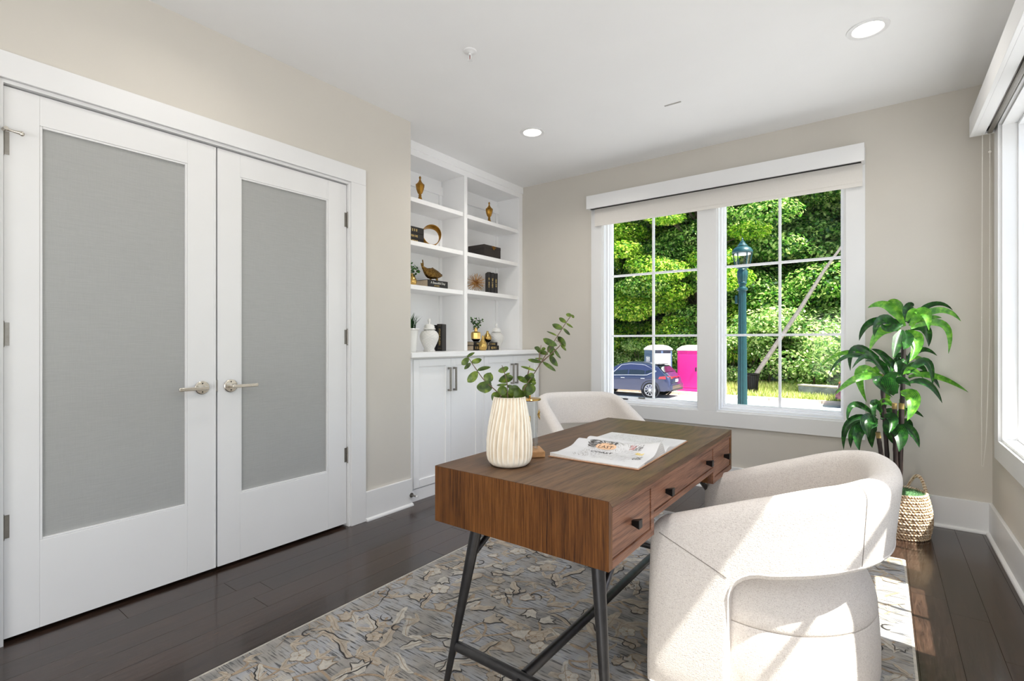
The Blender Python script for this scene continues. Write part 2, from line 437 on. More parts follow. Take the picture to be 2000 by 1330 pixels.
# ---- double French doors with frosted panes
t = MB(); t.box(XL, XL + 0.02, DY1 + 0.012, DY1 + 0.122, 0, DZ + 0.015); t.box(XL, XL + 0.02, DY0 - 0.122, DY0 - 0.012, 0, DZ + 0.015)
t.box(XL, XL + 0.02, DY0 - 0.122, DY1 + 0.122, DZ + 0.015, DZ + 0.117)
struct(t.build('trim_1', m_trim, bevel=0.002))
t = MB(); t.box(-2.80, XL + 0.006, DY1, DY1 + 0.014, 0, DZ + 0.014); t.box(-2.80, XL + 0.006, DY0 - 0.014, DY0, 0, DZ + 0.014); t.box(-2.80, XL + 0.006, DY0, DY1, DZ, DZ + 0.014)
struct(t.build('trim_2', m_trim))
def door(name, y0, y1, hinge_y, handle_y, sgn):
    xa, xb = -2.765, -2.724; gy0 = y0 + 0.106; gy1 = y1 - 0.13 if sgn > 0 else y1 - 0.133
    gy0, gy1 = (0.478, 1.010) if sgn < 0 else (1.259, 1.781)
    gz0, gz1 = 0.368, 2.040; z0 = 0.018; z1 = DZ - 0.006
    d = MB(); d.box(xa, xb, y0, gy0, z0, z1); d.box(xa, xb, gy1, y1, z0, z1); d.box(xa, xb, gy0, gy1, z0, gz0); d.box(xa, xb, gy0, gy1, gz1, z1)
    o = struct(d.build(name, m_trim, bevel=0.0015))
    MB().box(xa + 0.012, xb - 0.013, gy0 - 0.002, gy1 + 0.002, gz0 - 0.002, gz1 + 0.002).build('glass_pane', m_frost, o)
    s = MB(); e = 0.009
    for (a, c, za, zc) in ((gy0, gy0 + e, gz0, gz1), (gy1 - e, gy1, gz0, gz1), (gy0 + e, gy1 - e, gz0, gz0 + e), (gy0 + e, gy1 - e, gz1 - e, gz1)):
        s.box(xb - 0.014, xb - 0.002, a, c, za, zc)
    s.build('glazing_bead', m_trim, o, bevel=0.002)
    for hz in (0.452, 1.199, 1.94):
        h = MB().cyl((xb + 0.006, hinge_y, hz - 0.045), (xb + 0.006, hinge_y, hz + 0.045), 0.0065, n=12)
        for k in (-0.015, 0.015): h.cyl((xb + 0.006, hinge_y, hz + k - 0.0006), (xb + 0.006, hinge_y, hz + k + 0.0006), 0.0069, n=12)
        h.ball((xb + 0.006, hinge_y, hz + 0.047), 0.006, 10, 6); h.ball((xb + 0.006, hinge_y, hz - 0.047), 0.006, 10, 6)
        h.box(xb - 0.002, xb + 0.001, hinge_y - 0.02, hinge_y + 0.02, hz - 0.045, hz + 0.045)
        h.build('hinge', m_nickel_dull, o, smooth=True)
    hz = 0.940
    M = Matrix.Translation((xb, handle_y, hz)) @ Matrix.Rotation(PI / 2, 4, 'Y')
    r = MB().lathe([(0.0002, 0), (0.033, 0), (0.033, 0.006), (0.030, 0.0085), (0.0002, 0.0088)], 40, (0, 0, 0), None, M)
    ro = r.build('handle_rose', m_nickel, o, smooth=True)
    hh = MB().cyl((xb + 0.008, handle_y, hz), (xb + 0.052, handle_y, hz), 0.0105, n=16)
    hh.box(xb + 0.046, xb + 0.056, min(handle_y - sgn * 0.012, handle_y + sgn * 0.118), max(handle_y - sgn * 0.012, handle_y + sgn * 0.118), hz - 0.0085, hz + 0.0085)
    hh.build('lever_handle', m_nickel, o, smooth=True, bevel=0.002, ang=0.5)
    MB().cyl((xb + 0.0085, handle_y, hz + 0.021), (xb + 0.0095, handle_y, hz + 0.021), 0.0032, n=12).build('screw_hole', m_gap, ro)
    MB().cyl((xb + 0.0085, handle_y, hz - 0.021), (xb + 0.0095, handle_y, hz - 0.021), 0.0032, n=12).build('screw_hole', m_gap, ro)
    return o
d1 = door('door_1', DY0 + 0.003, DYM - 0.004, DY0 - 0.001, 1.074, -1)
d2 = door('door_2', DYM + 0.004, DY1 - 0.003, DY1 + 0.001, 1.210, 1)
MB().box(-2.732, -2.7225, DYM - 0.004, DYM + 0.004, 0.914, 0.974).build('latch_plate', m_nickel_dull, d1, bevel=0.001)
MB().box(-2.765, -2.719, DYM - 0.013, DYM - 0.0045, 0.02, DZ - 0.008).build('astragal', m_trim, d1, bevel=0.002)
p = at_x(12, 252, -2.69)
hs = MB().cyl((-2.715, 0.371, 1.985), (-2.68, 0.376, 1.985), 0.007, n=12)
hs.tube([(-2.70, 0.374, 1.985), (-2.695, 0.395, 1.983)], 0.004, 10); hs.tube([(-2.695, 0.395, 1.983), (-2.690, 0.418, 1.980)], lambda t: 0.0045 + 0.003 * t, 12)
hs.ball((-2.690, 0.421, 1.979), 0.010, 12, 8, (0.7, 0.8, 1.0))
tag(hs.build('hinge_pin_stop', m_nickel, smooth=True), 'small metal hinge pin door stop on the upper hinge of the wider door', 'door stop')
ds = MB().cyl((XL + 0.018, 2.425, 0.075), (XL + 0.024, 2.425, 0.075), 0.016, n=18); ds.cyl((XL + 0.024, 2.425, 0.075), (XL + 0.072, 2.425, 0.075), 0.006, n=14)
dt = thing('door_stop', 'small metal rod door stop screwed to the white baseboard beside the cabinets', 'door stop', (0, 0, 0))
ds.build('rod', m_nickel_dull, dt, smooth=True)
MB().cyl((XL + 0.072, 2.425, 0.075), (XL + 0.088, 2.425, 0.075), 0.0085, n=14).build('tip', m_trim, dt, smooth=True)

# ---- windows. Local frame: x along the wall, y outwards, z up; origin at the opening's lower inside corner
def window(name, M, Wd, crank=False):
    Hh = ZT - ZS; yg = 0.135; fr = 0.036; fb = 0.052
    j = MB()
    for (a, c, za, zc) in ((0, 0.012, 0, Hh), (Wd - 0.012, Wd, 0, Hh), (0.012, Wd - 0.012, 0, 0.014), (0.012, Wd - 0.012, Hh - 0.012, Hh)): j.box(a, c, -0.002, 0.19, za, zc)
    o = struct(j.move(M).build(name, m_trim))
    f = MB()
    for k, (d0, d1, e) in enumerate(((0.060, 0.175, 0.022), (0.095, 0.165, 0.030), (0.112, 0.160, fr))):
        eb = (0.030, 0.042, fb)[k]
        f.box(0.012, e + 0.0, d0, d1, 0.014, Hh - 0.012); f.box(Wd - e, Wd - 0.012, d0, d1, 0.014, Hh - 0.012)
        f.box(e, Wd - e, d0, d1, 0.014, eb); f.box(e, Wd - e, d0, d1, Hh - eb, Hh - 0.012)
    f.move(M).build('window_frame', m_vinyl, o, bevel=0.0025)
    z0, z1 = fb, Hh - fb; mw = 0.009; xs = [fr, Wd / 2, Wd - fr]; zs = [z0 + (z1 - z0) * i / 3 for i in range(4)]
    MB().box(xs[1] - mw, xs[1] + mw, yg - 0.014, yg + 0.014, z0, z1).move(M).build('muntin', m_vinyl, o, bevel=0.003)
    for zz in zs[1:3]:
        MB().box(fr, Wd - fr, yg - 0.0135, yg + 0.0135, zz - mw, zz + mw).move(M).build('muntin', m_vinyl, o, bevel=0.003)
    for i in range(2):
        for k in range(3):
            MB().box(xs[i] + (mw if i else 0), xs[i + 1] - (0 if i else mw), yg - 0.002, yg + 0.002, zs[k] + (mw if k else 0), zs[k + 1] - (mw if k < 2 else 0)).move(M).build('pane', m_glass, o)
    if crank:
        c = MB().box(0.07, 0.135, 0.085, 0.112, 0.026, 0.040); c.box(0.075, 0.205, 0.080, 0.092, 0.040, 0.052); c.ball((0.20, 0.086, 0.05), 0.011, 12, 8)
        c.move(M).build('crank_handle', m_vinyl, o, bevel=0.003)
        MB().box(0.135, 0.205, 0.078, 0.094, 0.031, 0.0375).move(M).build('crank_slot', m_gap, o)
        MB().box(0.30, 0.36, 0.104, 0.113, 0.047, 0.056).move(M).build('sash_lock', m_nickel_dull, o)
    return o
n = 1
for i, (a, c) in enumerate(BO):
    window('window_%d' % n, Matrix.Translation((a, YB, ZS)), c - a, i == 0); n += 1
for (a, c) in WO:
    M = Matrix.Translation((XR, c, ZS)) @ Matrix.Rotation(-PI / 2, 4, 'Z')
    window('window_%d' % n, M, c - a); n += 1
# casings (flat boards), back wall then right wall
t = MB(); y0, y1 = YB - 0.018, YB
xa, xb = -2.165, -0.09
t.box(xa, BO[0][0], y0, y1, 0.5, 2.38); t.box(BO[0][1], BO[1][0], y0, y1, ZS, 2.38); t.box(BO[1][1], xb, y0, y1, 0.5, 2.38)
t.box(BO[0][0], BO[1][1], y0, y1, 0.5, ZS); t.box(xa, xb, y0, y1, 2.38, 2.49)
struct(t.build('trim_3', m_trim, bevel=0.002))
def right_casing(name, idx):
    ya = WO[idx[-1]][0] - 0.11; yb = WO[idx[0]][1] + 0.11
    t = MB(); x0, x1 = XR - 0.018, XR
    t.box(x0, x1, ya, yb, 0.5, ZS); t.box(x0, x1, ya, yb, ZT, 2.49); y = yb
    for k in idx: t.box(x0, x1, WO[k][1], y, ZS, ZT); y = WO[k][0]
    t.box(x0, x1, ya, y, ZS, ZT)
    struct(t.build(name, m_trim, bevel=0.002)); return ya, yb
R1 = right_casing('trim_4', [0, 1]); R2 = right_casing('trim_5', [2, 3]); R3 = right_casing('trim_6', [4])

# ---- roller shades in their white cornice boxes
def cornice(name, label, M, Wd, drop):
    """local: x along wall, -y into the room, z absolute; wall face at y=0"""
    o = thing(name, label, 'window shade')
    zb, zt, dp = 2.372, 2.49, 0.125
    c = MB(); c.box(0, Wd, -dp, -dp + 0.018, zb, zt); c.box(0, 0.018, -dp + 0.018, -0.019, zb, zt); c.box(Wd - 0.018, Wd, -dp + 0.018, -0.019, zb, zt)
    c.box(0.018, Wd - 0.018, -dp + 0.018, -0.019, zt - 0.018, zt)
    if not drop: c.box(0.018, Wd - 0.018, -dp + 0.018, -0.060, zb, zb + 0.012)
    c.move(M).build('cornice_box', m_trim, o, bevel=0.0015)
    MB().box(0.02, Wd - 0.02, -dp + 0.019, -0.02, zt - 0.034, zt - 0.019).move(M).build('box_shade_strip', m_gap, o)  # dark strip coloured as the shade inside the box
    yr = -0.062 if drop else -0.042
    MB().cyl((0.03, yr, 2.425), (Wd - 0.03, yr, 2.425), 0.021, n=24).move(M).build('roller', m_shade, o, smooth=True)
    if drop:
        MB().box(0.045, Wd - 0.012, -0.046, -0.0445, drop + 0.028, 2.43).move(M).build('shade_cloth', m_shade, o)
        MB().box(0.045, Wd - 0.012, -0.050, -0.040, drop, drop + 0.030).move(M).build('hem_bar', m_shade, o, bevel=0.004)
        MB().box(0.019, Wd - 0.019, -0.106, -0.058, 2.376, 2.380).move(M).build('slot_shade_strip', m_gap, o)  # black strip standing in for the shade in the open slot
    else:
        MB().box(0.03, Wd - 0.03, -0.052, -0.030, 2.365, 2.385).move(M).build('hem_bar', m_nickel_dull, o, bevel=0.004)
        MB().box(0.022, 0.04, -0.055, -0.022, 2.385, 2.45).move(M).build('bracket', m_steel, o)
    return o
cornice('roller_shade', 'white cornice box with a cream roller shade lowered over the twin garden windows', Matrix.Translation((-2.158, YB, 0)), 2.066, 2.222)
def rM(yb): return Matrix.Translation((XR, yb, 0)) @ Matrix.Rotation(-PI / 2, 4, 'Z')
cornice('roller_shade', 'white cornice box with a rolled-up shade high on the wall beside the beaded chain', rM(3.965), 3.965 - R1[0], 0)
def chain(name, label, pts, r=0.0021, pitch=0.0062):
    o = MB(); P = [Vector(p) for p in pts]; carry = 0.0
    for a, c in zip(P, P[1:]):
        L = (c - a).length; d = carry
        while d < L: o.ball(a + (c - a) * (d / L), r, 6, 4); d += pitch
        carry = d - L
    t = thing(name, label, 'shade chain')
    stuff(o.build('beads', m_bead, t, smooth=True)); MB().tube(pts, 0.0006, 4).build('cord', m_bead, t)
    return t
t = chain('bead_chain', 'long white beaded shade chain hanging in a loop in the room corner', [(0.468, 3.935, 2.38), (0.468, 3.96, 1.3), (0.470, 3.985, 0.55), (0.472, 3.99, 0.44), (0.478, 3.985, 0.44), (0.487, 3.96, 0.60), (0.500, 3.95, 1.2), (0.500, 3.94, 2.38)], 0.0026, 0.0075)
MB().ball((0.500, 3.941, 2.262), 0.0065, 12, 8).build('connector', m_bead, t, smooth=True)
chain('bead_chain', 'thin beaded shade chain hanging along the casing of the garden windows', [(-2.152, 4.10, 2.38), (-2.152, 4.115, 0.62), (-2.146, 4.115, 0.60), (-2.140, 4.115, 0.62), (-2.140, 4.10, 2.38)], 0.0018, 0.008)

# ---- ceiling fittings
LP = [(-2.11, 3.10), (-0.056, 3.08), (-2.11, 0.95), (-0.056, 0.95), (-2.11, -1.2), (-0.056, -1.2)]
LL = ['recessed ceiling light nearest the white bookshelves', 'large recessed ceiling light above the foreground armchair, near the side window', 'unseen added recessed ceiling light in front of the double doors', 'unseen added recessed ceiling light straight above the camera end of the desk', 'unseen added recessed ceiling light at the rear by the doors', 'unseen added recessed ceiling light at the rear by the side windows']
for (lx, ly), lab, lw_ in zip(LP, LL, LAMP_W):
    o = thing('recessed_light', lab, 'ceiling light', (lx, ly, H), 0, 'recessed ceiling lights')
    MB().lathe([(0.066, -0.0002), (0.068, -0.004), (0.078, -0.006), (0.090, -0.004), (0.0915, -0.0002)], 48).build('trim_ring', m_trim, o, smooth=True)
    MB().lathe([(0.0665, -0.0005), (0.062, -0.0022), (0.0002, -0.0034)], 40).build('lens', m_lens, o, smooth=True)
    ld = bpy.data.lights.new('lamp', 'AREA'); ld.shape = 'DISK'; ld.size = 0.12; ld.energy = lw_; ld.color = (1.0, 0.95, 0.89); ld.spread = math.radians(150)
    lo = bpy.data.objects.new('lamp', ld); COL.objects.link(lo); lo.parent = o; lo.location = (0, 0, -0.008)
sp = thing('fire_sprinkler', 'small white ceiling fire sprinkler head with a round escutcheon', 'sprinkler', (-1.79, 2.03, H))
MB().lathe([(0.0002, -0.014), (0.012, -0.014), (0.016, -0.010), (0.034, -0.006), (0.036, 0.0)], 32).build('escutcheon', m_trim, sp, smooth=True)
s = MB().cyl((0, 0, -0.014), (0, 0, -0.024), 0.008, n=14)
for sx in (-1, 1): s.tube([(sx * 0.007, 0, -0.022), (sx * 0.011, 0, -0.034), (sx * 0.004, 0, -0.050)], 0.0022, 8)
s.build('frame', m_trim, sp, smooth=True)
MB().tube([(0, 0, -0.024), (0, 0, -0.047)], 0.0018, 8).build('bulb', plain('red_glass_bulb', S(140, 40, 36), 0.2), sp, smooth=True)
d = MB().lathe([(0.0002, -0.051), (0.007, -0.051), (0.007, -0.0525), (0.0002, -0.053)], 20)
for k in range(10):
    a = k * PI / 5; d.box(0.006, 0.0145, -0.0022, 0.0022, -0.0528, -0.0512, Matrix.Rotation(a, 4, 'Z'))
d.build('deflector', m_trim, sp)
p0, p1 = at_z(1298, 207, H), at_z(1330, 198, H)
sl = MB(); dv = (p1 - p0); nv = Vector((-dv.y, dv.x, 0)).normalized() * 0.005
sl.add([p0 - nv, p1 - nv, p1 + nv, p0 + nv] + [q + Vector((0, 0, -0.004)) for q in (p0 - nv, p1 - nv, p1 + nv, p0 + nv)], [(0, 1, 2, 3), (4, 5, 6, 7), (0, 1, 5, 4), (1, 2, 6, 5), (2, 3, 7, 6), (3, 0, 4, 7)])
tag(sl.build('ceiling_slot_vent', plain('grey_slot', S(170, 168, 164), 0.7)), 'thin grey slot vent in the white ceiling', 'vent')

# ------------------------------------------------------------------ built-in bookshelves and base cabinets
def shaker_cabinet(label, y0, y1, ym, ya, yb):
    o = thing('base_cabinet', label, 'cabinet', (0, 0, 0), 0, 'white base cabinets')
    b = MB(); b.box(-3.25, -2.758, y0, y1, 0.085, 1.051)
    b.build('body', m_cab, o)
    MB().box(-3.2, -2.742, y0, y1, 0.0, 0.0845).build('toe_board', m_cab, o)
    fr = MB(); fr.box(-2.758, -2.742, y0, ya - 0.002, 0.0865, 1.051); fr.box(-2.758, -2.742, yb + 0.002, y1, 0.0865, 1.051); fr.box(-2.758, -2.742, ya, yb, 1.041, 1.051)
    fr.build('face_frame', m_cab, o)
    for k, (a, c) in enumerate(((ya, ym - 0.0015), (ym + 0.0015, yb))):
        w_ = 0.055; x0, x1 = -2.757, -2.736; z0, z1 = 0.095, 1.038
        dd = MB(); dd.box(x0, x1, a, a + w_, z0, z1); dd.box(x0, x1, c - w_, c, z0, z1); dd.box(x0, x1, a + w_, c - w_, z0, z0 + w_); dd.box(x0, x1, a + w_, c - w_, z1 - w_, z1)
        do = dd.build('door', m_cab, o, bevel=0.0012)
        MB().box(x0, x1 - 0.009, a + w_, c - w_, z0 + w_, z1 - w_).build('panel', m_cab, do)
        hy = (c - 0.030) if k == 0 else (a + 0.030)
        hb = MB(); hb.box(x1 + 0.022, x1 + 0.034, hy - 0.0065, hy + 0.0065, 0.782, 0.968)
        hb.box(x1, x1 + 0.023, hy - 0.0065, hy + 0.0065, 0.782, 0.797); hb.box(x1, x1 + 0.023, hy - 0.0065, hy + 0.0065, 0.953, 0.968)
        hb.build('handle', m_nickel_dull, do, bevel=0.001)
    return o
shaker_cabinet('white two-door base cabinet against the door wall', 2.4385, 3.262, 2.876, 2.486, 3.236)
shaker_cabinet('white two-door base cabinet in the corner, behind the eucalyptus vase', 3.2635, 4.146, 3.705, 3.290, 4.118)
tag(MB().box(-3.255, -2.700, 2.438, 4.163, 1.0525, 1.089).build('countertop', m_cab, bevel=0.002), 'long white worktop over the base cabinets, under the bookshelves', 'worktop')
bk = thing('bookcase', 'tall white built-in bookcase of open shelves above the base cabinets', 'bookcase')
XF, XK = -2.955, -3.238; ZC = 1.0895
MB().box(XK - 0.018, XK, 2.438, 4.163, ZC, H).build('back_panel', m_cab, bk)
for (a, c) in ((2.438, 2.50), (3.278, 3.318), (4.104, 4.163)): MB().box(XK, XF, a, c, ZC, 2.632).build('upright', m_cab, bk, bevel=0.0012)
MB().box(XK, XF, 2.438, 4.163, 2.632, H - 0.001).build('header', m_cab, bk)
cr = MB(); cr.prism([(XF, 2.676), (XF + 0.010, 2.680), (XF + 0.010, H - 0.001), (XF, H - 0.001)], 'y', 2.438, 4.163); cr.build('crown_molding', m_cab, bk)
SHL, SHR = [2.312, 1.968, 1.620], [2.306, 1.970, 1.634]
for (zz, a, c) in [(z, 2.502, 3.276) for z in SHL] + [(z, 3.320, 4.102) for z in SHR]:
    MB().box(XK, XF - 0.014, a, c, zz - 0.036, zz).build('shelf', m_cab, bk, bevel=0.0015)
for (a, c) in ((2.50, 3.278), (3.318, 4.104)):
    MB().box(XK, XK + 0.02, a, c, 2.50, 2.575).build('back_rail', m_cab, bk)
    MB().box(XK, XK + 0.012, c - 0.035, c, ZC, 2.50).build('back_stile', m_cab, bk)
# ------------------------------------------------------------------ shelf decor. Front of things faces +x; y runs along the shelf
def fluted(a, z, n=9, d=0.10): return 1.0 - d * (0.5 - 0.5 * math.cos(n * a))
def finial_urn(label, loc, k=1.0):
    o = thing('finial_urn', label, 'urn', loc, 0, 'fluted brass urns on the top shelves')
    MB().lathe([(0.0002, 0), (0.034 * k, 0), (0.034 * k, 0.010 * k), (0.022 * k, 0.016 * k), (0.0002, 0.016 * k)], 28).build('base', m_brass, o, smooth=True)
    MB().lathe([(r * k, z * k) for r, z in ((0.020, 0.016), (0.017, 0.030), (0.010, 0.055), (0.013, 0.060), (0.009, 0.066))], 28).build('stem', m_brass, o, smooth=True)
    MB().lathe([(r * k, z * k) for r, z in ((0.008, 0.066), (0.020, 0.080), (0.029, 0.105), (0.034, 0.130), (0.035, 0.145), (0.032, 0.150), (0.026, 0.151))], 72, rf=lambda a, z: fluted(a, z)).build('bowl', m_brass, o, smooth=True, ang=0.9)
    MB().lathe([(r * k, z * k) for r, z in ((0.027, 0.150), (0.022, 0.157), (0.011, 0.172), (0.006, 0.186), (0.0055, 0.190), (0.0088, 0.197), (0.008, 0.206), (0.003, 0.213), (0.0002, 0.214))], 36).build('lid', m_brass, o, smooth=True)
    return o
finial_urn('fluted brass finial urn on the top shelf closest to the door wall', (-3.06, 2.850, SHL[0] + 0.0005), 1.04)
finial_urn('fluted brass finial urn on the top shelf closest to the room corner', (-3.06, 3.752, SHR[0] + 0.0005), 1.02)

def book(label, loc, w, d, h, cover=None, pages=None, title=None, up=False, ink=None, group=None, size=None, sub=None, name='book', rz=0.0):
    """Lying book: spine faces +x. w along y, d along x (away), h thickness. up=True: standing, spine to +x, w is thickness, h the height."""
    o = thing(name, label, 'book', loc, rz, group); cover = cover or m_bookblk; pages = pages or m_pages; ct = 0.003
    c = MB()
    if not up:
        c.box(-d, 0, -w / 2, w / 2, 0, ct); c.box(-d, 0, -w / 2, w / 2, h - ct, h); c.box(-ct * 1.4, 0, -w / 2, w / 2, ct, h - ct)
        pg = MB().box(-d + 0.004, -ct * 1.4, -w / 2 + 0.003, w / 2 - 0.003, ct, h - ct)
    else:
        c.box(-d, 0, -w / 2, -w / 2 + ct, 0, h); c.box(-d, 0, w / 2 - ct, w / 2, 0, h); c.box(-ct * 1.4, 0, -w / 2 + ct, w / 2 - ct, 0, h)
        pg = MB().box(-d + 0.004, -ct * 1.4, -w / 2 + ct, w / 2 - ct, 0.003, h - 0.003)
    c.build('cover', cover, o, bevel=0.0012); pg.build('pages', pages, o)
    if title and title[0] == '#':                       # lettering too small to read in the photograph: a row of gilt strokes
        n = int(title[1:]); rr = random.Random(n * 7 + int(h * 1e4)); bm_ = MB(); s = size or h * 0.4
        for k in range(n):
            if rr.random() < 0.15: continue
            if up:
                zc = h * 0.30 + h * 0.45 * k / n; bm_.box(0.0002, 0.0008, -s * rr.uniform(0.25, 0.5), s * rr.uniform(0.25, 0.5), zc, zc + h * 0.45 / n * rr.uniform(0.3, 0.7))
            else:
                yc = -w * 0.38 + w * 0.62 * k / n; bm_.box(0.0002, 0.0008, yc, yc + w * 0.62 / n * rr.uniform(0.3, 0.65), h / 2 - s * rr.uniform(0.3, 0.5), h / 2 + s * rr.uniform(0.3, 0.5))
        stuff(bm_.build('lettering', ink or m_goldink, o))
    elif title:
        R = Matrix.Rotation(PI / 2, 4, 'Z') @ Matrix.Rotation(PI / 2, 4, 'X')
        s = size or h * 0.5
        if not up:
            put_text(title, s, ink or m_goldink, o, Matrix.Translation((0.0006, 0, h * (0.64 if sub else 0.5))) @ R)
            if sub: put_text(sub, s * 0.62, m_goldink, o, Matrix.Translation((0.0006, -w * 0.06, h * 0.25)) @ R)
        else:
            put_text(title, s, ink or m_goldink, o, Matrix.Translation((0.0006, 0, h * 0.52)) @ R @ Matrix.Rotation(-PI / 2, 4, 'Z'))
            MB().box(0.0002, 0.0008, -w * 0.3, w * 0.3, h * 0.10, h * 0.104).build('gilt_line', m_goldink, o)
            MB().box(0.0002, 0.0008, -w * 0.3, w * 0.3, h * 0.93, h * 0.934).build('gilt_line', m_goldink, o)
    return o
# second shelf, near bay: stack of black books and a looped gold ring
zb = SHL[1] + 0.0006; ys = 2.735
book('black book at the bottom of the stack beside the gold ring', (-3.02, ys, zb), 0.24, 0.17, 0.030, title='#9', size=0.014, group='black books stacked by the gold ring')
book('black book in the middle of the stack beside the gold ring', (-3.02, ys, zb + 0.0305), 0.24, 0.17, 0.044, title='#12', size=0.020, group='black books stacked by the gold ring')
book('tall-lettered black book on top of the stack beside the gold ring', (-3.02, ys, zb + 0.075), 0.24, 0.17, 0.052, title='#7', size=0.030, group='black books stacked by the gold ring')
gr = MB(); N = 72; R0 = 0.080
def ringsec(i):
    a = 2 * PI * i / N; tw = a / 2 * 0 + 0.55 * math.sin(a + 0.6)
    c = Vector((0.010 * math.sin(2 * a), R0 * math.cos(a), R0 * math.sin(a)))
    rad = Vector((0, math.cos(a), math.sin(a))); ax = Vector((1, 0, 0))
    u = ax * math.cos(tw) + rad * math.sin(tw); v = rad * math.cos(tw) - ax * math.sin(tw)
    wd = 0.025 + 0.007 * math.sin(a - 0.8); th = 0.004
    return [c + u * (wd * math.cos(q)) + v * (th * math.sin(q)) for q in [2 * PI * k / 14 for k in range(14)]]
gr.ring_loft([ringsec(i) for i in range(N)], closed=True)
zmin = min(p[2] for p in gr.v); gr.move(Matrix.Translation((0, 0, -zmin)))
gr.move(Matrix.Rotation(-0.55, 4, 'Z'))
o = gr.build('ring_sculpture', m_brass, smooth=True, ang=None); o.location = (-3.055, 2.965, zb); tag(o, 'twisted antique gold ring sculpture standing beside stacked black books', 'sculpture')

# third shelf, near bay: bud vase with sprig, carp on a thick book
def sprig(parent, base, tips, mat, n_leaf, size, seed, name='leaf_sprig'):
    rr = random.Random(seed); st = MB(); lf = MB()
    for tip in tips:
        b = Vector(base); t_ = Vector(tip); mid = (b + t_) / 2 + Vector((rr.uniform(-1, 1), rr.uniform(-1, 1), 0.5)) * (t_ - b).length * 0.12
        pts = [b * (1 - s) ** 2 + mid * 2 * s * (1 - s) + t_ * s * s for s in [k / 8 for k in range(9)]]
        st.tube(pts, 0.0011, 5)
        for k in range(n_leaf):
            s = 0.25 + 0.75 * (k + 0.5) / n_leaf; p = b * (1 - s) ** 2 + mid * 2 * s * (1 - s) + t_ * s * s
            dr = Vector((rr.gauss(0, 1), rr.gauss(0, 1), rr.gauss(0.5, 0.7))).normalized(); sd = dr.cross(Vector((rr.gauss(0, 1), rr.gauss(0, 1), rr.gauss(0, 1)))).normalized()
            L = size * rr.uniform(0.7, 1.2); nn = dr.cross(sd) * L * 0.12
            lf.add([p, p + dr * L * 0.5 + sd * L * 0.28 + nn, p + dr * L, p + dr * L * 0.5 - sd * L * 0.28 + nn, p + dr * L * 0.5], [(0, 1, 4), (1, 2, 4), (2, 3, 4), (3, 0, 4)])
    st.build('stems', m_stem, parent); stuff(lf.build('leaves', mat, parent, fix=False)); return parent
bv = thing('bud_vase', 'small round gold bud vase on the shelf with the brass fish', 'vase', (-3.05, 2.752, SHL[2] + 0.0006))
MB().lathe([(0.0002, 0), (0.024, 0), (0.036, 0.014), (0.041, 0.034), (0.036, 0.056), (0.022, 0.076), (0.013, 0.088), (0.014, 0.098), (0.010, 0.098), (0.010, 0.06), (0.0002, 0.055)], 36).build('body', m_gold, bv, smooth=True)
gs = thing('leafy_sprig', 'short green sprig in the round gold bud vase near the brass fish', 'greenery', (-3.05, 2.752, SHL[2] + 0.06))
sprig(gs, (0, 0, 0), [(0.01, -0.02, 0.14), (0.0, 0.035, 0.10), (-0.02, 0.0, 0.13), (0.03, 0.045, 0.075), (0.03, -0.04, 0.11)], m_smallleaf, 9, 0.032, 4)
zf = SHL[2] + 0.0006
book('thick black book under the brass carp', (-3.00, 2.998, zf), 0.235, 0.21, 0.062, title='A Beautiful Day', ink=m_whiteink, size=0.027, sub='STORIES')
fz = zf + 0.063
fi = thing('brass_carp', 'antique brass carp figurine with raised tail on the thick black book', 'figurine', (-3.06, 2.985, fz)); fi.scale = (1.4, 1.4, 1.4)
rings = []; NF = 26
for i in range(NF + 1):
    s = i / NF                                       # tail (0) to nose (1)
    yy = -0.078 + 0.166 * s
    zc = 0.040 + 0.036 * max(0, (0.28 - s) / 0.28) ** 1.6 + 0.004 * math.sin(s * PI)
    hh = 0.004 + 0.029 * math.sin(min(1, s * 1.02) ** 0.85 * PI) ** 0.75 if s > 0.02 else 0.004
    hh = max(hh, 0.0035) if s < 0.97 else 0.004
    ww = hh * 0.55
    rings.append([(ww * math.cos(q), yy, zc + hh * math.sin(q)) for q in [2 * PI * k / 18 for k in range(18)]])
fb = MB().ring_loft(rings).build('body', None, fi, smooth=True, ang=None)
MS = Mat('brass_fish_scales'); v = MS.coord('Object', (1, 1, 1)); vo = MS.n('ShaderNodeTexVoronoi'); vo.inputs['Scale'].default_value = 190; MS.l(v, vo.inputs['Vector'])
MS.col(MS.ramp(vo.outputs['Distance'], [(0.0, S(176, 140, 74)), (0.6, S(96, 70, 34))])); MS.set(rough=0.38, metal=1.0); MS.bump(vo.outputs['Distance'], 0.4, 0.002)
fb.data.materials.append(MS.m)
def fin(name, poly, th=0.004): return MB().prism([(a, c) for a, c in poly], 'x', -th / 2, th / 2).build(name, MS.m, fi, bevel=0.001)
fin('tail_fin', [(-0.070, 0.068), (-0.078, 0.060), (-0.087, 0.080), (-0.092, 0.098), (-0.083, 0.096), (-0.077, 0.100), (-0.080, 0.118), (-0.073, 0.118), (-0.068, 0.092)])
fin('dorsal_fin', [(-0.022, 0.062), (0.004, 0.082), (0.014, 0.078), (0.030, 0.072), (0.044, 0.064)])
fin('belly_fin', [(0.030, 0.018), (0.050, 0.022), (0.052, 0.002), (0.040, 0.000)])
fin('belly_fin', [(-0.020, 0.020), (0.000, 0.016), (-0.008, 0.000), (-0.018, 0.000)])
for sx in (-1, 1): MB().ball((sx * 0.008, 0.076, 0.046), 0.003, 10, 6).build('eye', m_black, fi, smooth=True)

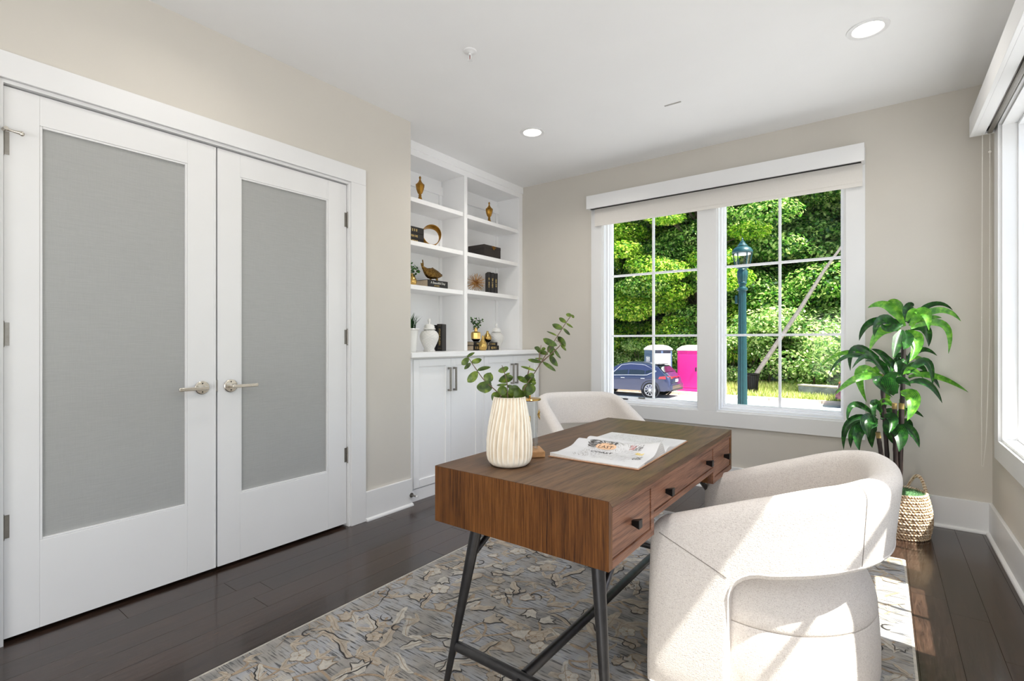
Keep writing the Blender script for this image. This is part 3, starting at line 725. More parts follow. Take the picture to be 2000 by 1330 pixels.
# far bay: box, starburst, leaning books
bx = thing('keepsake_box', 'dark wooden keepsake box with a gold clasp on the bookcase shelf', 'box', (-3.085, 3.712, SHR[1] + 0.0006))
MB().box(-0.10, 0.10, -0.125, 0.125, 0, 0.078).build('body', m_darkwood, bx, bevel=0.002)
MB().box(-0.101, 0.101, -0.126, 0.126, 0.0785, 0.112).build('lid', m_darkwood, bx, bevel=0.003)
cp = MB(); cp.tube([(0.104, 0.015 + 0.03 * math.cos(q), 0.099 + 0.010 * math.sin(q)) for q in [2 * PI * k / 20 for k in range(20)]], 0.0025, 6, True); cp.box(0.101, 0.104, 0.005, 0.025, 0.076, 0.104)
cp.build('clasp', m_brass, bx)
stt = thing('starburst_sculpture', 'gold wire starburst sculpture on the shelf beside upright black books', 'sculpture', (-3.05, 3.540, SHR[2] + 0.086))
rr = random.Random(11); sb = MB(); k = 0; NB = 54
for i in range(NB):
    zc = 1 - 2 * (i + 0.5) / NB; a = i * 2.399963; q = math.sqrt(1 - zc * zc); d_ = Vector((q * math.cos(a), q * math.sin(a), zc)); L = 0.087
    if d_.z < -0.96: continue
    e = d_.orthogonal().normalized(); w2 = 0.011
    e.rotate(Quaternion(d_, rr.uniform(0, 3)))
    sb.tube([d_ * 0.006 - e * 0.002, d_ * L - e * w2, d_ * L + e * w2, d_ * 0.006 + e * 0.002], 0.0016, 5)
sb.build('wires', m_copper, stt, smooth=True); MB().ball((0, 0, 0), 0.009, 14, 8).build('hub', m_copper, stt, smooth=True)
zz = SHR[2] + 0.0006
b1 = book('upright black book nearest the gold starburst', (-3.085, 3.782, zz), 0.034, 0.12, 0.216, title='#8', up=True, size=0.013, rz=-0.70, group='upright black books by the starburst')
b2 = book('middle of the three upright black books by the starburst', (-3.0625, 3.8085, zz), 0.034, 0.12, 0.210, title='#13', up=True, size=0.015, rz=-0.70, group='upright black books by the starburst')
b3 = book('upright black book furthest from the gold starburst', (-3.040, 3.835, zz), 0.034, 0.12, 0.205, title='#11', up=True, size=0.013, rz=-0.70, group='upright black books by the starburst')

# worktop: planter, ginger jars, tall books, gold vases
ZW = 1.0895
pl = thing('white_planter', 'white tapered planter on the worktop next to the lattice ginger jar', 'planter', (-2.955, 2.640, ZW))
MB().lathe([(0.0002, 0), (0.052, 0), (0.055, 0.004), (0.068, 0.165), (0.082, 0.176), (0.078, 0.182), (0.062, 0.168), (0.058, 0.15), (0.0002, 0.145)], 40).build('pot', m_ceramic, pl, smooth=True)
MB().lathe([(0.0002, 0.156), (0.050, 0.154), (0.057, 0.150)], 24).build('soil', m_soil, pl)
gp = thing('grass_plant', 'spiky green grass plant in the white tapered planter', 'plant', (-2.955, 2.640, ZW + 0.15))
rr = random.Random(5); gm = MB()
for i in range(90):
    a = rr.uniform(0, 2 * PI); L = rr.uniform(0.09, 0.16); ln = rr.uniform(0.02, 0.105); b_ = Vector((rr.gauss(0, 0.016), rr.gauss(0, 0.016), 0)); dr = Vector((math.cos(a), math.sin(a), 0)); sd = Vector((-dr.y, dr.x, 0)) * 0.0035
    p1 = b_ + dr * ln * 0.35 + Vector((0, 0, L * 0.6)); p2 = b_ + dr * ln + Vector((0, 0, L))
    gm.add([b_ - sd, b_ + sd, p1 + sd, p1 - sd, p2], [(0, 1, 2, 3), (3, 2, 4)])
stuff(gm.build('blades', m_smallleaf, gp, fix=False))

MJ = Mat('lattice_relief_ceramic'); v = MJ.n('ShaderNodeTexCoord').outputs['Object']
sx = MJ.n('ShaderNodeSeparateXYZ'); MJ.l(v, sx.inputs[0]); an = MJ.math('ARCTAN2', sx.outputs[1], sx.outputs[0])
q1 = MJ.math('ABSOLUTE', MJ.math('SINE', MJ.math('ADD', MJ.math('MULTIPLY', an, 7.0), MJ.math('MULTIPLY', sx.outputs[2], 150.0))))
q2 = MJ.math('ABSOLUTE', MJ.math('SINE', MJ.math('SUBTRACT', MJ.math('MULTIPLY', an, 7.0), MJ.math('MULTIPLY', sx.outputs[2], 150.0))))
hh = MJ.math('MINIMUM', q1, q2); hh = MJ.ramp(hh, [(0.1, (1, 1, 1, 1)), (0.45, (0, 0, 0, 1))])
MJ.col(MJ.ramp(MJ.noise(v, 20), [(0.3, S(232, 231, 226)), (0.7, S(238, 237, 233))])); MJ.set(rough=0.35); MJ.bump(hh, 0.8, 0.004)
def ginger_jar(label, loc, k):
    o = thing('ginger_jar', label, 'jar', loc, 0, 'white lattice ginger jars')
    MB().lathe([(r * k, z * k) for r, z in ((0.0002, 0), (0.046, 0), (0.048, 0.006), (0.040, 0.020), (0.042, 0.030), (0.058, 0.060), (0.072, 0.095), (0.076, 0.118), (0.072, 0.140), (0.058, 0.160), (0.044, 0.168), (0.040, 0.180), (0.0002, 0.181))], 48).build('body', MJ.m, o, smooth=True, ang=0.8)
    MB().lathe([(r * k, z * k) for r, z in ((0.050, 0.177), (0.052, 0.181), (0.043, 0.186), (0.042, 0.200), (0.036, 0.212), (0.018, 0.219), (0.007, 0.222))], 40).build('lid', m_ceramic, o, smooth=True)
    MB().lathe([(r * k, z * k) for r, z in ((0.007, 0.222), (0.006, 0.228), (0.010, 0.238), (0.0125, 0.249), (0.009, 0.260), (0.0002, 0.264))], 24).build('knob', m_ceramic, o, smooth=True)
    return o
ginger_jar('white lattice ginger jar standing between the planter and the tall black books', (-2.89, 2.790, ZW), 1.0)
ginger_jar('white lattice ginger jar standing beside the small gold vases', (-3.03, 3.825, ZW), 0.98)
book('thinner tall black book standing behind the ginger jar', (-3.035, 2.985, ZW + 0.0003), 0.040, 0.10, 0.220, title='#5', up=True, rz=-1.15, size=0.018, group='tall black books on the worktop', pages=m_bookblk)
book('thicker tall black book standing with its cover beside the ginger jar', (-2.990, 3.005, ZW + 0.0003), 0.046, 0.10, 0.228, title='STONE QUEEN', up=True, rz=-1.15, size=0.021, group='tall black books on the worktop', pages=m_bookblk)

book('tan-paged black book at the bottom of the pile under the tall gold vase', (-2.972, 3.525, ZW + 0.0003), 0.21, 0.17, 0.044, title='#6', size=0.026, group='black books under the gold vases')
book('tan-paged black book on top of the pile under the tall gold vase', (-2.985, 3.540, ZW + 0.0448), 0.20, 0.16, 0.034, title='#8', size=0.020, group='black books under the gold vases')
book('black book at the bottom of the low pile beside the pale ginger jar', (-2.955, 3.705, ZW + 0.0003), 0.135, 0.17, 0.042, title='#5', size=0.026, group='black books beside the pale ginger jar')
book('small black book on top of the low pile beside the pale ginger jar', (-2.965, 3.700, ZW + 0.0428), 0.12, 0.15, 0.030, title='#9', size=0.015, group='black books beside the pale ginger jar')
M2 = Mat('gold_dipped_ceramic'); v = M2.coord('Object'); sx = M2.n('ShaderNodeSeparateXYZ'); M2.l(v, sx.inputs[0])
th = M2.math('GREATER_THAN', sx.outputs[2], 0.026); M2.col(M2.mix(th, S(22, 18, 16), S(206, 172, 104))); M2.l(th, M2.b.inputs['Metallic']); M2.set(rough=0.2)
o = thing('gold_vase', 'faceted gold vase with a dark dipped base on the stacked books, holding a sprig', 'vase', (-3.055, 3.550, ZW + 0.0795), 0.2, 'small gold vases')
MB().lathe([(0.0002, 0), (0.024, 0), (0.044, 0.022), (0.047, 0.05), (0.046, 0.082), (0.034, 0.092), (0.017, 0.096), (0.0155, 0.128), (0.017, 0.132), (0.012, 0.132), (0.012, 0.09), (0.0002, 0.085)], 8).build('body', M2.m, o)
gs = thing('leafy_sprig', 'bushy green sprig in the faceted gold vase', 'greenery', (-3.055, 3.550, ZW + 0.175))
sprig(gs, (0, 0, 0), [(0.0, -0.06, 0.13), (0.02, -0.09, 0.11), (0.0, 0.05, 0.12), (0.02, 0.085, 0.115), (0.0, 0.0, 0.125), (0.04, 0.02, 0.10), (-0.03, -0.03, 0.12), (0.03, -0.04, 0.09)], m_smallleaf, 13, 0.026, 9)
o = thing('gold_vase', 'narrow-necked pale gold vase in front of the stacked books', 'vase', (-2.905, 3.470, ZW), 0.1, 'small gold vases')
MB().lathe([(0.0002, 0), (0.026, 0), (0.037, 0.016), (0.041, 0.042), (0.036, 0.066), (0.021, 0.088), (0.012, 0.108), (0.009, 0.130), (0.0105, 0.134), (0.006, 0.134), (0.006, 0.10), (0.0002, 0.09)], 32).build('body', m_gold, o, smooth=True)
o = thing('gold_vase', 'teardrop gold vase with a dark dipped base on the low book pile', 'vase', (-3.03, 3.690, ZW + 0.0735), 0, 'small gold vases')
MB().lathe([(0.0002, 0), (0.018, 0), (0.034, 0.016), (0.040, 0.036), (0.036, 0.056), (0.022, 0.078), (0.011, 0.094), (0.0105, 0.108), (0.007, 0.108), (0.007, 0.08), (0.0002, 0.07)], 32).build('body', M2.m, o, smooth=True)
# ------------------------------------------------------------------ rug
RX0, RX1, RY0, RY1, RZ = -1.90, 0.098, 0.30, 3.37, 0.010
MR = Mat('rug_pile'); v = MR.coord('World', (2.6, 44, 1), (0, 0, 0.06))
st = MR.noise(v, 3.0, 3, 0.6, 0.15); v2 = MR.coord('World', (5, 30, 1), (0, 0, 0.06)); br = MR.noise(v2, 3.0, 2)
ground = MR.ramp(MR.noise(MR.coord('World'), 5.0, 4, 0.6), [(0.30, S(112, 112, 112)), (0.46, S(146, 142, 136)), (0.60, S(152, 154, 158)), (0.76, S(178, 168, 150))])
dash = MR.math('MULTIPLY', MR.ramp(st, [(0.52, (0, 0, 0, 1)), (0.58, (1, 1, 1, 1))]), MR.ramp(br, [(0.40, (0, 0, 0, 1)), (0.55, (1, 1, 1, 1))]))
MR.col(MR.mix(MR.math('MULTIPLY', dash, 0.85), ground, S(56, 56, 58))); MR.set(rough=0.95, spec=0.1, sheen=0.2)
MR.bump(MR.math('ADD', st, MR.noise(MR.coord('World'), 420, 2)), 0.35, 0.003)
def pilemat(name, a, b):
    M = Mat(name); v = M.coord('World'); M.col(M.ramp(M.noise(v, 26, 4, 0.7), [(0.32, a), (0.68, b)])); M.set(rough=0.95, spec=0.1, sheen=0.2)
    M.bump(M.noise(v, 420, 2), 0.3, 0.002); return M.m
m_rleaf = pilemat('rug_leaf_pile', S(146, 138, 126), S(178, 166, 150)); m_rline = pilemat('rug_outline_pile', S(34, 32, 32), S(58, 54, 52))
m_rvine = pilemat('rug_vine_pile', S(126, 110, 92), S(162, 144, 122)); m_rpale = pilemat('rug_pale_pile', S(150, 147, 142), S(190, 184, 172))
rug = thing('area_rug', 'grey and beige floral area rug under the desk and armchairs', 'rug', (0, 0, 0))
rb = MB(); n = 40
rb.box(RX0, RX1, RY0, RY1, 0.0006, RZ); rb.build('pile', MR.m, rug, bevel=0.004)
for nm, (a, c, e, f_) in (('binding', (RX0 - 0.004, RX0 + 0.006, RY0, RY1)), ('binding', (RX1 - 0.006, RX1 + 0.004, RY0, RY1)), ('binding', (RX0, RX1, RY0 - 0.004, RY0 + 0.006)), ('binding', (RX0, RX1, RY1 - 0.006, RY1 + 0.004))):
    MB().box(a, c, e, f_, 0.0006, RZ + 0.0005).build(nm, m_rpale, rug, bevel=0.002)
LEAF, PALE, VINE, LINE = MB(), MB(), MB(), MB()
Z1, Z2, Z3 = RZ + 0.0012, RZ + 0.0018, RZ + 0.0024
ZSTEP = [0]
def lift(z):
    ZSTEP[0] += 1; return z + (ZSTEP[0] % 400) * 1.4e-6
def inside(p): return RX0 + 0.012 < p[0] < RX1 - 0.012 and RY0 + 0.012 < p[1] < RY1 - 0.012
def ribbon(mb, pts, w_, z):
    pts = [Vector((p[0], p[1])) for p in pts]; V = []; z = lift(z)
    for i, p in enumerate(pts):
        t = (pts[min(i + 1, len(pts) - 1)] - pts[max(i - 1, 0)]); 
        if t.length < 1e-7: t = Vector((1, 0))
        t.normalize(); nn = Vector((-t.y, t.x)); ww = w_(i / (len(pts) - 1)) if callable(w_) else w_
        V.append((p.x + nn.x * ww, p.y + nn.y * ww, z)); V.append((p.x - nn.x * ww, p.y - nn.y * ww, z))
    k = [i for i in range(len(pts) - 1) if inside(pts[i]) and inside(pts[i + 1])]
    mb.add(V, [(2 * i, 2 * i + 1, 2 * i + 3, 2 * i + 2) for i in k])
def poly(mb, pts, z):
    if all(inside(p) for p in pts):
        z = lift(z)
        c = (sum(p[0] for p in pts) / len(pts), sum(p[1] for p in pts) / len(pts), z); n = len(pts)
        mb.add([c] + [(p[0], p[1], z) for p in pts], [(0, 1 + i, 1 + (i + 1) % n) for i in range(n)])
rr = random.Random(21)
def place(loc, ang, k): 
    c, s = math.cos(ang) * k, math.sin(ang) * k
    return lambda x, y: (loc[0] + c * x - s * y, loc[1] + s * x + c * y)
def leaf_motif(T, L, wd, bend, line, mb):
    up, dn = [], []
    for i in range(25):
        s = i / 24; cx, cy = L * s * (1 - 0.25 * abs(bend) * s), bend * L * math.sin(s * 2.4) * s; ww = wd * math.sin(PI * s ** 0.8) * (1 + 0.22 * math.sin(s * 19))
        up.append((cx, cy + ww)); dn.append((cx, cy - ww * 0.75))
    if all(inside(T(*p)) for p in up + dn):
        z = lift(Z1); mb.add([(*T(*p), z) for p in up] + [(*T(*p), z) for p in dn], [(i, i + 1, 26 + i, 25 + i) for i in range(24)])
    if line: ribbon(LINE, [T(*p) for p in (up if line > 0 else dn)], lambda t: 0.0021 * (0.3 + math.sin(PI * t)), Z3)
    ribbon(VINE, [T(p[0], (p[1] + q[1]) / 2) for p, q in zip(up[4:-2], dn[4:-2])], 0.0012, Z2)
def flower(T, r, line):
    pts = [(r * (0.72 + 0.28 * abs(math.cos(2.5 * a))) * math.cos(a), r * (0.72 + 0.28 * abs(math.cos(2.5 * a))) * math.sin(a)) for a in [2 * PI * k / 50 for k in range(50)]]
    poly(PALE if rr.random() < 0.5 else LEAF, [T(*p) for p in pts], Z1 + 0.0002)
    ribbon(VINE, [T(*p) for p in pts + pts[:1]], 0.0012, Z2)
    q = rr.randrange(50)
    if line: ribbon(LINE, [T(*p) for p in (pts + pts)[q:q + 20]], lambda t: 0.002 * (0.3 + math.sin(PI * t)), Z3)
    for k in range(5):
        a = 2 * PI * (k + 0.5) / 5; ribbon(VINE, [T(r * s * math.cos(a), r * s * math.sin(a)) for s in (0.22, 0.4, 0.55)], 0.001, Z2)
    poly(VINE, [T(0.16 * r * math.cos(a), 0.16 * r * math.sin(a)) for a in [2 * PI * k / 12 for k in range(12)]], Z2)
def tulip(T, k, line):
    pts = [(-0.0, 0), (0.25, -0.32), (0.62, -0.38), (1.0, -0.62), (0.88, -0.24), (1.22, -0.12), (0.92, 0.10), (1.05, 0.5), (0.66, 0.36), (0.28, 0.34)]
    P = [T(p[0] * k, p[1] * k) for p in pts]; poly(LEAF if rr.random() < 0.6 else PALE, P, Z1 + 0.0002)
    dense = []
    for a, b_ in zip(P, P[1:] + P[:1]): dense += [(a[0] + (b_[0] - a[0]) * s, a[1] + (b_[1] - a[1]) * s) for s in (0, 0.33, 0.66)]
    q = rr.randrange(len(dense)); ribbon(LINE if line else VINE, (dense + dense)[q:q + (22 if line else 30)], 0.0018, Z3)
def curl(T, k, mb, w_):
    pts = []
    for i in range(22):
        a = i / 21 * 4.3; r = k * (1 - 0.20 * a); pts.append(T(r * math.cos(a) - k * 0.2, r * math.sin(a)))
    ribbon(mb, pts, w_, Z3 if mb is LINE else Z2)
pts = []
def far(p, d): return all((p[0] - q[0]) ** 2 + (p[1] - q[1]) ** 2 > d * d for q in pts)
for _ in range(14000):
    p = (rr.uniform(RX0, RX1), rr.uniform(RY0, RY1))
    if far(p, 0.068): pts.append(p)
for i, p in enumerate(pts):
    a = rr.uniform(0, 2 * PI); T = place(p, a, 1.0); u = rr.random(); ln = rr.random() < 0.42
    if u < 0.11: flower(T, rr.uniform(0.032, 0.048), ln)
    elif u < 0.31: tulip(T, rr.uniform(0.052, 0.076), ln)
    elif u < 0.76:
        bsgn = rr.choice((-1, 1)); leaf_motif(T, rr.uniform(0.10, 0.18), rr.uniform(0.016, 0.030), bsgn * rr.uniform(0.25, 0.85), rr.choice((1, -1)) if ln else 0, LEAF if rr.random() < 0.6 else PALE)
    elif u < 0.90:
        for da in (-0.6, 0, 0.6): leaf_motif(place(p, a + da, 1.0), rr.uniform(0.06, 0.085), 0.011, da * 0.5, 0, LEAF)
    else: curl(T, rr.uniform(0.03, 0.045), LINE if ln else VINE, lambda t: 0.0024 * (0.35 + math.sin(PI * t)))
    if i % 2 == 0:                                       # vine running on to a neighbour
        nb = sorted(((q[0] - p[0]) ** 2 + (q[1] - p[1]) ** 2, q) for q in pts if q != p)[rr.randrange(1, 4)][1]
        mx, my = (p[0] + nb[0]) / 2 + rr.uniform(-.06, .06), (p[1] + nb[1]) / 2 + rr.uniform(-.06, .06)
        ribbon(VINE, [(p[0] * (1 - s) ** 2 + mx * 2 * s * (1 - s) + nb[0] * s * s, p[1] * (1 - s) ** 2 + my * 2 * s * (1 - s) + nb[1] * s * s) for s in [k / 12 for k in range(13)]], 0.0050, Z1 - 0.0006)
for nm, mb, mt in (('carved_leaf_pattern', LEAF, m_rleaf), ('carved_petal_pattern', PALE, m_rpale), ('vine_pattern', VINE, m_rvine), ('outline_pattern', LINE, m_rline)):
    stuff(mb.build(nm, mt, rug, fix=False))

# ------------------------------------------------------------------ desk
ZD = 0.76; X0, X1, YA, YBk = -1.187, -0.561, 1.172, 2.470; ZB, ZM = 0.578, 0.628
dk = thing('writing_desk', 'walnut-brown oak writing desk with angled black steel legs', 'desk', (0, 0, 0))
dx = lambda: MB()
MB().prism([(YA, ZD), (YBk, ZD), (YBk - 0.022, ZD - 0.022), (YA + 0.022, ZD - 0.022)], 'x', X0, X1).build('top', m_oak_y, dk, bevel=0.0006)
MB().prism([(YA, ZB), (YA, ZD - 0.0006), (YA + 0.0222, ZD - 0.0228), (YA + 0.0222, ZB)], 'x', X0, X1).build('end_panel', m_oak_z, dk, bevel=0.0008)
MB().prism([(YBk, ZB), (YBk, ZD - 0.0006), (YBk - 0.0222, ZD - 0.0228), (YBk - 0.0222, ZB)], 'x', X0, X1).build('end_panel', m_oak_z, dk, bevel=0.0008)
MB().box(X0, X0 + 0.0195, YA + 0.0225, YBk - 0.0225, ZM, ZD - 0.0225).build('back_panel', m_oak_d, dk, bevel=0.0008)
ys = [YA + 0.022, YA + 0.292, YA + 0.316, YA + 0.985, YA + 1.009, YBk - 0.022]
fr = MB(); xa, xb = X1 - 0.022, X1
fr.box(xa, xb, ys[0], ys[5], ZD - 0.034, ZD - 0.022)                                   # rail below the top
fr.box(xa, xb, ys[1], ys[2], ZB, ZD - 0.034); fr.box(xa, xb, ys[3], ys[4], ZB, ZD - 0.034)
fr.box(xa, xb, ys[0], ys[1], ZB, ZB + 0.022); fr.box(xa, xb, ys[4], ys[5], ZB, ZB + 0.022); fr.box(xa, xb, ys[2], ys[3], ZM, ZM + 0.018)
fr.build('front_frame', m_oak_d, dk, bevel=0.0008)
cs = MB(); cs.box(X0 + 0.02, xa, ys[0], ys[1], ZB, ZB + 0.012); cs.box(X0 + 0.02, xa, ys[4], ys[5], ZB, ZB + 0.012); cs.box(X0 + 0.02, xa, ys[2], ys[3], ZM, ZM + 0.012)
cs.box(X0 + 0.02, xa, ys[1], ys[2], ZB, ZD - 0.022); cs.box(X0 + 0.02, xa, ys[3], ys[4], ZB, ZD - 0.022)
cs.box(X0, X0 + 0.02, YA + 0.022, ys[2], ZB, ZM); cs.box(X0, X0 + 0.02, ys[3], YBk - 0.022, ZB, ZM)
cs.build('carcass', m_oak_z, dk)
for (a, c, zb, kn) in ((ys[0], ys[1], ZB + 0.022, [0.5]), (ys[2], ys[3], ZM + 0.018, [0.17, 0.87]), (ys[4], ys[5], ZB + 0.022, [0.62])):
    d = MB().box(X1 - 0.020, X1 - 0.003, a + 0.0025, c - 0.0025, zb + 0.003, ZD - 0.0365)
    d.box(X1 - 0.022, X1 - 0.020, a, c, zb, ZD - 0.034)
    do = d.build('drawer', m_oak_d, dk, bevel=0.0008)
    for k in kn:
        yk = a + (c - a) * k; zk = (zb + ZD - 0.034) / 2 - 0.002
        kb = MB(); e0, e1 = 0.0065, 0.0125
        r0 = [(X1 - 0.003, yk + sy * e0, zk + sz * e0) for sy, sz in ((-1, -1), (1, -1), (1, 1), (-1, 1))]
        r1 = [(X1 + 0.022, yk + sy * e1, zk + sz * e1) for sy, sz in ((-1, -1), (1, -1), (1, 1), (-1, 1))]
        kb.ring_loft([r0, r1]); kb.build('knob', m_black, do, bevel=0.001)
# steel base: raked tapered legs, stretchers between them, long rail with braces
yl, yr = YA + 0.085, YBk - 0.085
TOPX = (X0 + 0.115, X1 - 0.075); BOTX = (X0 - 0.00, X1 - 0.02); DYF = 0.0
def legpt(ix, iy, z):
    t = (ZB - z) / ZB; x = TOPX[ix] + (BOTX[ix] - TOPX[ix]) * t; y = (yl, yr)[iy] + (-0.035, 0.035)[iy] * t
    return Vector((x, y, z))
LT = {}
for ix in (0, 1):
    for iy in (0, 1):
        MB().tube([legpt(ix, iy, ZB - 0.001), legpt(ix, iy, RZ + 0.004)], lambda t: 0.0205 - 0.0105 * t, 24).build('leg', m_steel, dk, smooth=True)
        MB().cyl(legpt(ix, iy, RZ + 0.005), legpt(ix, iy, RZ + 0.0025), 0.011, n=20).build('leg_glide', m_black, dk, smooth=True)
ZST = 0.150
for iy in (0, 1):
    a, c = legpt(0, iy, ZST), legpt(1, iy, ZST)
    MB().tube([a + (c - a) * 0.03, c - (c - a) * 0.03], 0.0165, 20).build('stretcher', m_steel, dk, smooth=True)
    m_ = (a + c) / 2
    MB().cyl(m_ + Vector((0, (-1, 1)[iy] * 0.016, 0)), m_ + Vector((0, (-1, 1)[iy] * 0.019, 0)), 0.0065, n=16).build('bolt', m_black, dk, smooth=True)
a, c = (legpt(0, 0, ZST) + legpt(1, 0, ZST)) / 2, (legpt(0, 1, ZST) + legpt(1, 1, ZST)) / 2
MB().tube([a + Vector((0, 0.012, 0)), c - Vector((0, 0.012, 0))], 0.0165, 20).build('center_rail', m_steel, dk, smooth=True)
for ix in (0, 1):
    x = TOPX[ix]
    MB().box(x - 0.014, x + 0.014, yl - 0.02, ys[2], ZB - 0.0115, ZB - 0.0005).build('mounting_bar', m_steel, dk, bevel=0.002)
    MB().box(x - 0.014, x + 0.014, ys[3], yr + 0.02, ZB - 0.0115, ZB - 0.0005).build('mounting_bar', m_steel, dk, bevel=0.002)
    for iy in (0, 1):
        p = legpt(ix, iy, ZB - 0.125); q = Vector((x, (yl + 0.15, yr - 0.15)[iy], ZB - 0.012))
        MB().tube([p, q], 0.0105, 14).build('brace', m_steel, dk, smooth=True)
# ------------------------------------------------------------------ barrel armchairs; local +x is the front
def make_chair(name, label, loc, rz):
    o = thing(name, label, 'armchair', loc, rz, 'cream barrel armchairs')
    AX, AY, XC, TH = 0.312, 0.365, -0.012, 0.088            # outer half ellipse at the back, arms straight to the front
    XFr, LEG = 0.335, 0.075
    path = []                                                # (x, y, nx, ny) along the outer line, from one arm tip round the back to the other
    st = [XFr - 0.0, XFr - 0.004, XFr - 0.012, XFr - 0.024, XFr - 0.045, XFr - 0.08, 0.21, 0.16, 0.12, LEG + 0.012, LEG + 0.0008, LEG - 0.0008, LEG - 0.006, LEG - 0.014, LEG - 0.026, LEG - 0.042, LEG - 0.062, LEG - 0.085]
    near = [(x, -AY, 0.0, -1.0) for x in st]
    arc = []
    for i in range(1, 64):
        a = -PI / 2 - PI * i / 64
        ca, sa = math.cos(a), math.sin(a); e = 2 / 2.6; sg = lambda t, p: math.copysign(abs(t) ** p, t)
        x, y = XC + AX * sg(ca, e), AY * sg(sa, e); nx, ny = sg(ca, 2 - e) / AX, sg(sa, 2 - e) / AY; q = math.hypot(nx, ny)
        arc.append((x, y, nx / q, ny / q))
    near.append((XC, -AY, 0, -1.0))
    path = near + arc + [(x, -y, nx, -ny) for x, y, nx, ny in near[::-1]]
    def ztop(x):
        q = min(1, max(0, (XFr - x) / (XFr - XC + 0.27))); q = q ** 1.12; z = 0.553 + 0.205 * (0.55 * q + 0.45 * math.sin(q * PI / 2))
        d = XFr - x
        if d < 0.055: z -= 0.055 * (1 - math.sqrt(max(0, 1 - (1 - d / 0.055) ** 2)))
        return z
    def zbot(x):
        if x >= LEG: return 0.018
        d = LEG - x; r = 0.11; z = 0.452
        if d < r: return z - r * 0.9 + r * 0.9 * math.sqrt(max(0, 1 - (1 - d / r) ** 2))
        return z + 0.062 * min(1, (d - r) / 0.26)
    rings = []; outer_line = []
    for (x, y, nx, ny) in path:
        d = XFr - x; k = 1.0 if d > 0.035 else math.sqrt(max(0.0, 1 - (1 - d / 0.035) ** 2)) * 0.86 + 0.14
        th = TH * k; zb, zt = zbot(x), ztop(x); cx, cy = x - nx * TH / 2, y - ny * TH / 2
        back = max(0.0, -nx) if nx < 0 else 0.0
        R = []; rt = min(th * 0.48, 0.042); rbm = min(0.016, th * 0.3); hh = th / 2
        def P(off, z):
            fl = (0.010 + 0.028 * back) * ((z - 0.45) / 0.3) if z > 0.2 else (0.010 + 0.028 * back) * -0.83
            side = 1.0 - min(1.0, back * 1.6)
            fl = fl * (1 - side) - side * (0.024 * (max(z, 0.1) - 0.60) / 0.3 if off > 0 else 0.0)
            bulge = 0.006 * math.sin(PI * min(1, max(0, z / zt))) * (1 if off > 0 else -1) * k
            return (cx + nx * (off + fl + bulge), cy + ny * (off + fl + bulge), z)
        NZ = 7
        for i in range(5): a = PI / 2 * i / 4; R.append(P(hh - rbm + rbm * math.sin(a), zb + rbm - rbm * math.cos(a)))
        for i in range(1, NZ): R.append(P(hh, zb + rbm + (zt - rt - zb - rbm) * i / NZ))
        for i in range(7): a = PI / 2 * i / 6; R.append(P(hh - rt + rt * math.cos(a), zt - rt + rt * math.sin(a)))
        for i in range(7): a = PI / 2 * i / 6; R.append(P(-hh + rt - rt * math.sin(a), zt - rt + rt * math.cos(a)))
        for i in range(1, NZ): R.append(P(-hh, zt - rt - (zt - rt - zb - rbm) * i / NZ))
        for i in range(5): a = PI / 2 * i / 4; R.append(P(-hh + rbm - rbm * math.cos(a), zb + rbm - rbm * math.sin(a)))
        rings.append(R); outer_line.append(R)
    MB().ring_loft(rings).build('wraparound_back', m_fabric, o, smooth=True, ang=1.2)
    # seat drum with a domed cushion
    DX, DY, SXc = 0.318, 0.352, 0.020
    def drum(prof, nm, mt):
        R = []
        for (r, z) in prof: R.append([(SXc + DX * r * math.cos(a), DY * r * math.sin(a), z) for a in [2 * PI * k / 72 for k in range(72)]])
        return MB().ring_loft(R).build(nm, mt, o, smooth=True, ang=1.2)
    drum([(0.90, 0.034), (0.97, 0.036), (1.0, 0.046), (1.02, 0.09), (1.02, 0.16), (1.015, 0.20), (1.0, 0.274), (0.99, 0.284), (0.9, 0.285), (0.01, 0.285)], 'seat_base', m_fabric)
    drum([(0.9, 0.284), (0.985, 0.285), (0.996, 0.293), (0.990, 0.315), (0.972, 0.345), (0.935, 0.376), (0.875, 0.404), (0.79, 0.430), (0.68, 0.452), (0.54, 0.468), (0.36, 0.478), (0.18, 0.482), (0.01, 0.483)], 'seat_cushion', m_fabric)
    drum([(0.55, 0.0115), (0.80, 0.0115), (0.82, 0.016), (0.82, 0.034), (0.01, 0.034)], 'swivel_plinth', m_black)
    # piping round the inside of the cut-out and the seams
    lo, li = [], []
    idx = [i for i, p in enumerate(path)]
    for i in idx[2:-2]:
        lo.append(outer_line[i][4])
    MB().tube(lo, 0.0030, 6).build('piping', m_fabric, o, smooth=True)
    for sgn in (0, 1):
        n = len(path)
        seam = []
        for i in range(13):
            t = i / 12; x = XFr - 0.040 - (XFr - 0.040 - LEG - 0.004) * t; z = 0.520 - 0.088 * t
            seam.append((x, -AY + 0.024 * (z - 0.60) / 0.3 - 0.006 * math.sin(PI * z / ztop(x)) - 0.0002, z))
        if sgn: seam = [(x, -y, z) for x, y, z in seam]
        MB().tube(seam, 0.0011, 5).build('seam', m_seam, o, smooth=True)
        k = 18 + 16
        seam = [outer_line[k][j] for j in range(4, 17)]
        if sgn: seam = [(x, -y, z) for x, y, z in seam]
        MB().tube(seam, 0.0011, 5).build('seam', m_seam, o, smooth=True)
    return o
m_seam = plain('seam_thread', S(120, 112, 104), 0.9, var=0.2)
ch = make_chair('barrel_armchair', 'cream barrel armchair in the sunlight at the drawer side of the desk', (-0.305, 2.01, RZ), PI)
dup(ch, (-1.74, 3.30, RZ), math.radians(-40), 'cream barrel armchair behind the desk in the corner by the garden windows', 'cream barrel armchairs')
